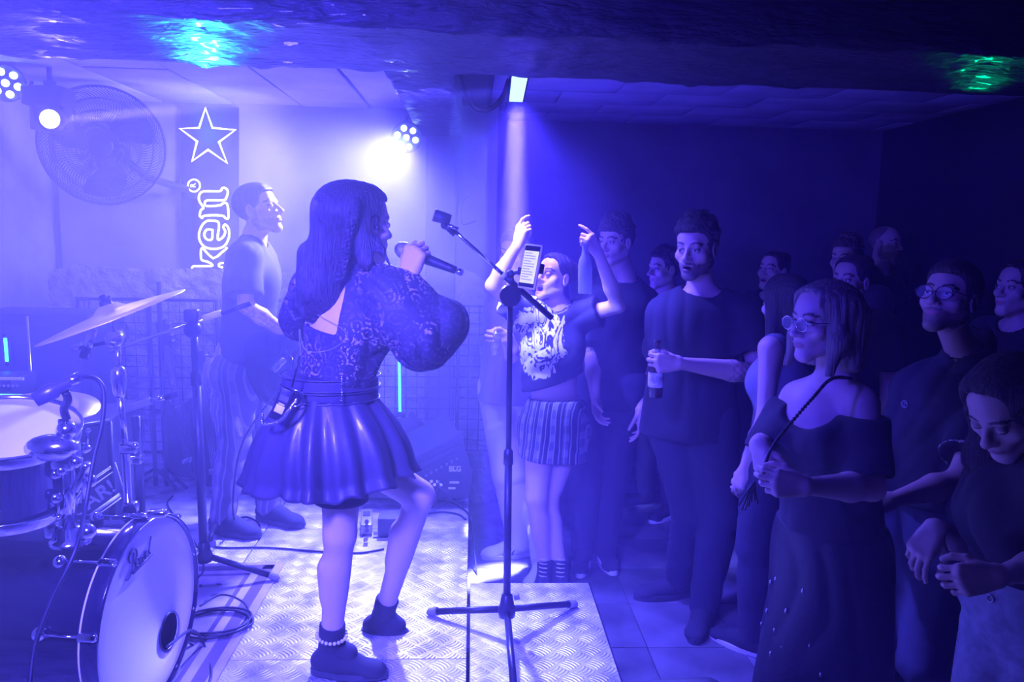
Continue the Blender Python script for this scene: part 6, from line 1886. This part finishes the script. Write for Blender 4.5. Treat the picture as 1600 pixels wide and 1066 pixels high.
# ------------------------------------------------------------------ guitars on a stand
lac = mat('guitar_lacquer', (.035, .025, .03), .2, coat=.5); fret = mat('fretboard_wood', (.06, .04, .03), .45)
def guitar(nm, label, bc, top, sx=1.0, m=None, dy=0):
    g = thing(nm, bc, label, 'guitar'); bc = V(bc); top = V(top); ax = (top - bc).normalized(); sd = ax.cross(V((0, 1, 0))).normalized(); fr = sd.cross(ax)
    rot = axes_rot(sd, fr, ax); f = Field()
    f.ell(bc - ax * .06, (.155 * sx, .022, .14), rot, .03); f.ell(bc + ax * .10, (.125 * sx, .022, .12), rot, .03)
    f.ell(bc + ax * .21 + sd * .075, (.03, .02, .06), rot, .02); f.ell(bc + ax * .19 - sd * .07, (.03, .02, .05), rot, .02)
    v, F_ = f.mesh(.008); mesh_obj('body', [(v, F_)], m or lac, g)
    MB().box(bc.lerp(top, .55) - fr * 0 + V((0, -.022, 0)), (.045, .022, (top - bc).length * .9), rot, bev=.004).build('neck', fret, g)
    MB().box(top + ax * .07 + V((0, -.022, 0)), (.07, .018, .17), rot, bev=.006).build('headstock', m or lac, g)
    b = MB()
    for i in range(4):
        for q in (-1,): b.tube([top + ax * (.02 + i * .035) + sd * q * .03 + V((0, -.03, 0)), top + ax * (.02 + i * .035) + sd * q * .06 + V((0, -.03, 0))], .006, 6)
    b.build('tuning_pegs', CHROME, g)
    b = MB()
    for i in range(4): b.tube([bc - ax * .08 + sd * (i - 1.5) * .009 + V((0, -.038, 0)), top + sd * (i - 1.5) * .008 + V((0, -.036, 0))], .0009, 4)
    b.build('strings', CHROME, g)
    MB().box(bc - ax * .10 + V((0, -.032, 0)), (.07, .012, .03), rot, bev=.003).build('bridge', CHROME, g)
guitar('bass_guitar', 'dark bass guitar leaning upright in front of the mesh, its neck beside the boom stand', P(292, 690, 4.45), P(262, 540, 4.62))
guitar('electric_guitar', 'second guitar leaning against the mesh just left of the guitarist, body low', P(335, 705, 4.3), P(318, 590, 4.45), .9)
gb = thing('gig_bag', Pz(335, 740, ZS), 'dark padded gig bag standing upright behind the boom stand', 'bag')
f = Field(); f.cone(P(318, 640, 4.6), P(345, 720, 4.55), .05, .13, .03, flat=(V((0, 1, 0)), .5)); f.warp(folds(.004, 20, 4)); v, F_ = f.mesh(.01); mesh_obj('bag_body', [(v, F_)], TEE, gb)
MB().tube(spline([P(322, 665, 4.5), P(330, 690, 4.44), P(340, 715, 4.45)], 5), .006, 6).build('strap', BLACK, gb)
for (x, nmx) in ((232, 'black stand pole left of the guitars'), (248, 'second black stand pole beside the guitars')):
    t = thing('stand_pole', Pz(x, 740, ZS), nmx, 'pole'); q = P(x, 440 if x == 248 else 470, 4.4)
    MB().tube([V((q.x, q.y, ZS)), q], .013, 8).build('tube', BLACK, t)
    for e_ in (-.14, .14): MB().tube([V((q.x, q.y, ZS + .1)), V((q.x + e_, q.y - .08, ZS + .012))], .008, 6).build('leg', BLACK, t)
t = thing('stand_pole', Pz(124, 700, ZS), 'thin pale pole rising left of the cymbal stand', 'pole'); q = P(42, 494, 3.6); MB().tube([V((q.x, q.y, ZS)), q], .007, 8).build('tube', CHROME, t)
for e_ in (-.12, .12): MB().tube([V((q.x, q.y, ZS + .08)), V((q.x + e_, q.y - .06, ZS + .010))], .006, 6).build('leg', BLACK, t)

# ------------------------------------------------------------------ wall fan
fan = thing('wall_fan', P(162, 230, 4.4), 'large black wall fan with wire cage at upper left', 'fan')
fcn = P(161, 228, 4.35); fa = V((.30, -.93, -.10)).normalized(); FR = .300
u1 = fa.cross(V((0, 0, 1))).normalized(); u2 = u1.cross(fa).normalized()
FL_ = lambda r, a, h: fcn + (u1 * math.cos(a) + u2 * math.sin(a)) * r + fa * h
hh = lambda r: .075 * (1 - (r / FR) ** 2) ** .6 if r < FR else 0
b = MB()
for q in (1, -1): b.tube([FL_(FR, 2 * PI * k / 72, .012 * q) for k in range(72)], .007, 6, closed=True)
b.build('cage_ring', BLACK, fan)
for side, nm in ((1, 'front_cage'), (-1, 'rear_cage')):
    b = MB()
    for k in range(96):
        a = 2 * PI * k / 96; pts = []
        for i in range(9):
            r = .055 + (FR - .055) * i / 8; pts.append(FL_(r, a + .55 * math.sin(i / 8 * PI * .9), side * (hh(r) + .005)))
        b.tube(pts, .0021, 4, caps=False)
    for r in (.12, .18, .24): b.tube([FL_(r, 2 * PI * k / 60, side * (hh(r) + .005)) for k in range(60)], .0026, 4, closed=True)
    b.build(nm, BLACK, fan)
MB().lathe(fcn + fa * .085, -fa, [(0, .0), (0, .05), (.008, .058), (.02, .058), (.02, 0)], 28).build('hub_cap', BLACK, fan)
MB().lathe(fcn - fa * .04, -fa, [(0, .075), (.10, .075), (.14, .05), (.15, 0)], 28).build('motor', BLACK, fan)
for k in range(3):
    a0_ = 2 * PI * k / 3 + .15; vs = []; fs = []
    for i in range(9):
        r = .05 + .215 * i / 8; wd = .20 + .30 * math.sin(i / 8 * PI * .85)
        for j in range(5):
            a = a0_ + .45 * (i / 8) + (j / 4 - .5) * 2 * wd * (.6 if i < 2 else 1); vs.append(FL_(r, a, .025 * (j / 4 - .5) * 1.6))
    m_ = len(vs); vs += [v_ - fa * .003 for v_ in vs]
    for i in range(8):
        for j in range(4):
            q = i * 5 + j; fs.append((q, q + 1, q + 6, q + 5)); fs.append((m_ + q, m_ + q + 5, m_ + q + 6, m_ + q + 1))
    MB().add(vs, fs, 0, True).build('blade', DARKPL, fan)
MB().tube([fcn - fa * .12, P(232, 278, 4.7), P(292, 296, 4.9)], .022, 12).build('wall_arm', BLACK, fan)
MB().box(P(297, 297, 4.96), (.08, .05, .12), bev=.008).build('wall_bracket', BLACK, fan)

# ------------------------------------------------------------------ neon sign: star and letters, reading upwards
neon = glow('neon_tube', (.62, .60, 1.0), 5.0)
sg = thing('neon_sign', P(330, 420, 4.93), 'glowing neon sign, a star above outlined letters reading upwards', 'sign')
MB().prism([P(283, 425, 4.97), P(372, 425, 4.97), P(372, 168, 4.97), P(283, 168, 4.97)], (0, .02, 0)).build('backing_board', mat('sign_board', (.03, .03, .04), .5), sg)
YN_ = 4.93
def npx(pts, closed=False, k=6, r=.0062, name='letter_tube'):
    q = [P(x, y, YN_) for x, y in pts]
    if k: q = spline(q + ([q[0]] if closed else []), k)
    if closed and k: q = q[:-1]
    return MB().tube(q, r, 8, closed=closed).build(name, neon, sg)
npx([(321, 169), (332, 200), (368, 203), (342, 222), (355, 255), (325, 234), (300, 252), (308, 221), (281, 201), (311, 200)], True, 0, .0066, 'star_tube')
npx([(303 + 9.5 * math.cos(a), 290 + 9.5 * math.sin(a)) for a in [k * PI / 8 for k in range(16)]], True, 2, .0045, 'ring_tube')
text('R', P(302, 290, YN_ - .005), (0, 0, 1), (-1, 0, 0), .045, neon, 'mark_letter', sg)
# n (rotated a quarter turn, reading upwards)
npx([(314, 339), (312, 337), (314, 328), (318, 325), (312, 315), (311, 306), (318, 299), (343, 299), (347, 294), (352, 294), (356, 299), (354, 308), (349, 313), (325, 313), (320, 317), (323, 322), (343, 321), (348, 318), (355, 319), (357, 340), (352, 341), (347, 337), (320, 337), (316, 341)], True, 3)
# e
npx([(334, 345), (341, 347), (342, 356), (340, 371), (342, 375), (349, 370), (352, 362), (349, 355), (352, 351), (357, 357), (358, 370), (351, 384), (338, 389), (322, 387), (313, 378), (311, 365), (316, 352), (324, 345)], True, 3)
npx([(332, 359), (331, 374), (323, 374), (319, 367), (323, 359)], True, 3)
# k
npx([(301, 422), (302, 416), (330, 416), (331, 413), (324, 409), (316, 407), (314, 402), (314, 390), (318, 389), (333, 404), (347, 394), (352, 390), (355, 387)], False, 2)
npx([(349, 411), (343, 412), (342, 416), (348, 418)], False, 2)

# ------------------------------------------------------------------ stage lights
lens = glow('lamp_lens', (.85, .78, 1.0), 12); cell = glow('led_cell', (.55, .85, 1.0), 8)
mh = thing('moving_head_light', P(70, 150, 4.0), 'moving-head stage light with bright lens hanging at upper left', 'stage light')
MB().box(P(76, 152, 3.98), (.19, .14, .09), bev=.01).build('base_box', BLACK, mh)
for x in (56, 104): MB().box(P(x, 178, 3.98), (.022, .08, .15), bev=.006).build('yoke_arm', BLACK, mh)
b = MB(); hcn = P(84, 188, 3.96); dv = (V((.2, -1, -.03))).normalized()
b.lathe(hcn - dv * .09, dv, [(0, 0), (0, .045), (.02, .062), (.12, .062), (.15, .052), (.152, .046)], 24); b.build('head', BLACK, mh)
MB().lathe(hcn + dv * .060, dv, [(0, .043), (.006, .036), (.010, .018), (.011, 0)], 24).build('lens', lens, mh)
MB().box(P(78, 131, 4.0), (.05, .03, .03), bev=.004).build('hook_clamp', BLACK, mh)
MB().tube([P(78, 133, 4.0), V((P(78, 133, 4.0).x, 4.0, ZC))], .012, 8).build('hanger', BLACK, mh)
def par(label, c, d, R_, cellm, n=7):
    t = thing('par_light', c, label, 'stage light'); d = V(d).normalized(); u = d.orthogonal().normalized(); v_ = d.cross(u)
    MB().lathe(V(c) - d * .09, d, [(0, 0), (0, R_ * .7), (.03, R_ * .95), (.085, R_), (.09, R_ * .96), (.080, R_ * .9), (.078, 0)], 28).build('housing', BLACK, t)
    for i in range(n):
        q = V(c) + (V((0, 0, 0)) if i == 0 else (u * math.cos(i * PI / 3) + v_ * math.sin(i * PI / 3)) * R_ * .60)
        MB().lathe(q - d * .006, d, [(0, R_ * .20), (.006, R_ * .16), (.009, 0)], 14).build('led_cell', cellm, t)
    MB().tube([V(c) - d * .05 + u * R_, V((V(c).x, V(c).y + .05, V(c).z + .12))], .008, 6).build('bracket', BLACK, t)
    return t
pl = par('seven-cell LED par light glowing white at the end of the side beam', PAR_AT, (PAR_AT - V(CAMP)) * -1 + V((-.3, 0, -.3)), .085, cell)
pl2 = par('LED par light cut off by the upper left edge', P(8, 130, 3.9), (.4, -1, -.25), .085, cell)
MB().tube(spline([P(18, 130, 3.95), P(30, 122, 3.95), P(44, 138, 3.95), P(50, 128, 3.98)], 5), .008, 6).build('lamp_cable', CABLE, pl2)
lb = thing('led_bar_light', BAR_AT, 'ceiling LED bar light shining straight down above the cheering woman', 'stage light')
a = P(813, 115, 3.55); e_ = P(805, 160, 4.25); a.z = e_.z = ZA - .10
a = P(813, 116, 3.42); e_ = P(806, 160, 4.15)
dl = (e_ - a).normalized(); sdx = V((1, 0, 0)); upn = sdx.cross(dl).normalized(); rot = axes_rot(sdx, dl, upn)
c = (a + e_) / 2; MB().box(c + V((0, 0, .03)), (.085, (e_ - a).length, .045), rot, bev=.005).build('housing', BLACK, lb)
for i in range(8):
    MB().box(a.lerp(e_, (i + .5) / 8) - V((0, 0, -.004)), (.068, (e_ - a).length / 8 * .62, .008), rot, bev=.002).build('led_strip', glow('bar_led', (.45, .70, 1.0), 2), lb) if i == 0 else None
LBM = bpy.data.materials['bar_led']
for i in range(1, 8): MB().box(a.lerp(e_, (i + .5) / 8) - V((0, 0, -.004)), (.068, (e_ - a).length / 8 * .62, .008), rot, bev=.002).build('led_strip', LBM, lb)
for q in (.15, .85): w3 = a.lerp(e_, q); MB().tube([w3 + V((0, 0, .04)), V((w3.x, w3.y, ZA))], .008, 6).build('hanger', BLACK, lb)
cable([P(795, 124, 3.9), P(785, 150, 3.9), P(765, 170, 3.9), P(742, 165, 3.9), P(728, 140, 3.9), P(720, 118, 3.9)], 'drooping cables on the ceiling between the column and the LED bar', r=.010)
cable([P(797, 130, 3.95), P(780, 162, 3.95), P(750, 176, 3.95), P(730, 158, 3.95), P(722, 125, 3.95)], 'lower drooping cable beside the LED bar', r=.007)
cable([P(731, 305, 4.85), P(722, 320, 4.85), P(722, 350, 4.85), P(745, 345, 4.85)], 'thin wire looping on the wall right of the column', r=.004)
sw = thing('socket_box', P(765, 262, 5.9), 'flat wall panel above the plaster ledge right of the column', 'panel')
MB().box(P(765, 262, 5.92), (.19, .03, .16), bev=.006).build('cover', PLI, sw)

# ------------------------------------------------------------------ emblem and button, seated on the cloth they belong to
def seat_ring(root, child, px, py, r, m, nm, squash=1):
    bpy.context.view_layer.update()
    o = [c for c in root.children if c.name.startswith(child)][0]
    d = V(ray(px, py)).normalized()
    hit, loc, nr, _ = o.ray_cast(V(CAMP), d)
    if not hit: return
    if nr.dot(d) > 0: nr = -nr
    u = nr.cross(V((0, 0, 1))).normalized(); v = u.cross(nr)
    MB().tube([loc + nr * .003 + (u * math.cos(a) + v * math.sin(a) * squash) * r for a in [k * PI / 8 for k in range(16)]], r * .25, 6, closed=True).build(nm, m, root)
    MB().sphere(loc + nr * .002, r * .35, 8).build(nm + '_centre', m, root)
seat_ring(ROOT_G, 't_shirt', 1415, 632, .016, RUBBER, 'chest_emblem', .7)
seat_ring(ROOT_H, 'trousers', 1548, 935, .009, WHITE, 'jeans_button')
# ------------------------------------------------------------------ stage haze
def haze(name, lo, hi, dens, col=(.95, .95, 1)):
    c = [(a + b) / 2 for a, b in zip(lo, hi)]; s = [b - a for a, b in zip(lo, hi)]
    m = bpy.data.materials.new(name); m.use_nodes = True; nt = m.node_tree
    nt.nodes.remove(nt.nodes['Principled BSDF'])
    v = nt.nodes.new('ShaderNodeVolumeScatter'); v.inputs['Density'].default_value = dens
    v.inputs['Color'].default_value = (*col, 1); v.inputs['Anisotropy'].default_value = .25
    nt.links.new(v.outputs[0], nt.nodes['Material Output'].inputs['Volume'])
    m.cycles.homogeneous_volume = True
    o = MB().box(c, s).build(name, m); o['kind'] = 'stuff'
    tag(o, ('thick pale haze under the stage ceiling' if hi[2] > 2 else 'pale haze at chest height over the stage' if hi[2] > 1 else 'thin haze low over the stage deck') if name[0] == 's' else 'pale haze between stage and audience' if name[0] == 'm' else 'thin haze over the audience side', 'haze')
    return o
haze('stage_haze', (XL + .001, .25, 1.503), (.06, 4.985, ZC - .005), .085)
haze('stage_haze', (XL + .001, .25, .903), (.06, 4.985, 1.50), .058)
haze('stage_haze', (XL + .001, .25, .001), (.06, 4.985, .90), .030)
haze('middle_haze', (.063, .25, .001), (.60, 5.94, ZA - .005), .062, (.60, .45, 1))  # blue of the stage light is put into this haze's colour
haze('audience_haze', (.603, .25, .001), (XR - .001, 5.94, ZA - .005), .022, (.25, .08, 1))  # deeper blue scatter colour, stands in for the blue light here
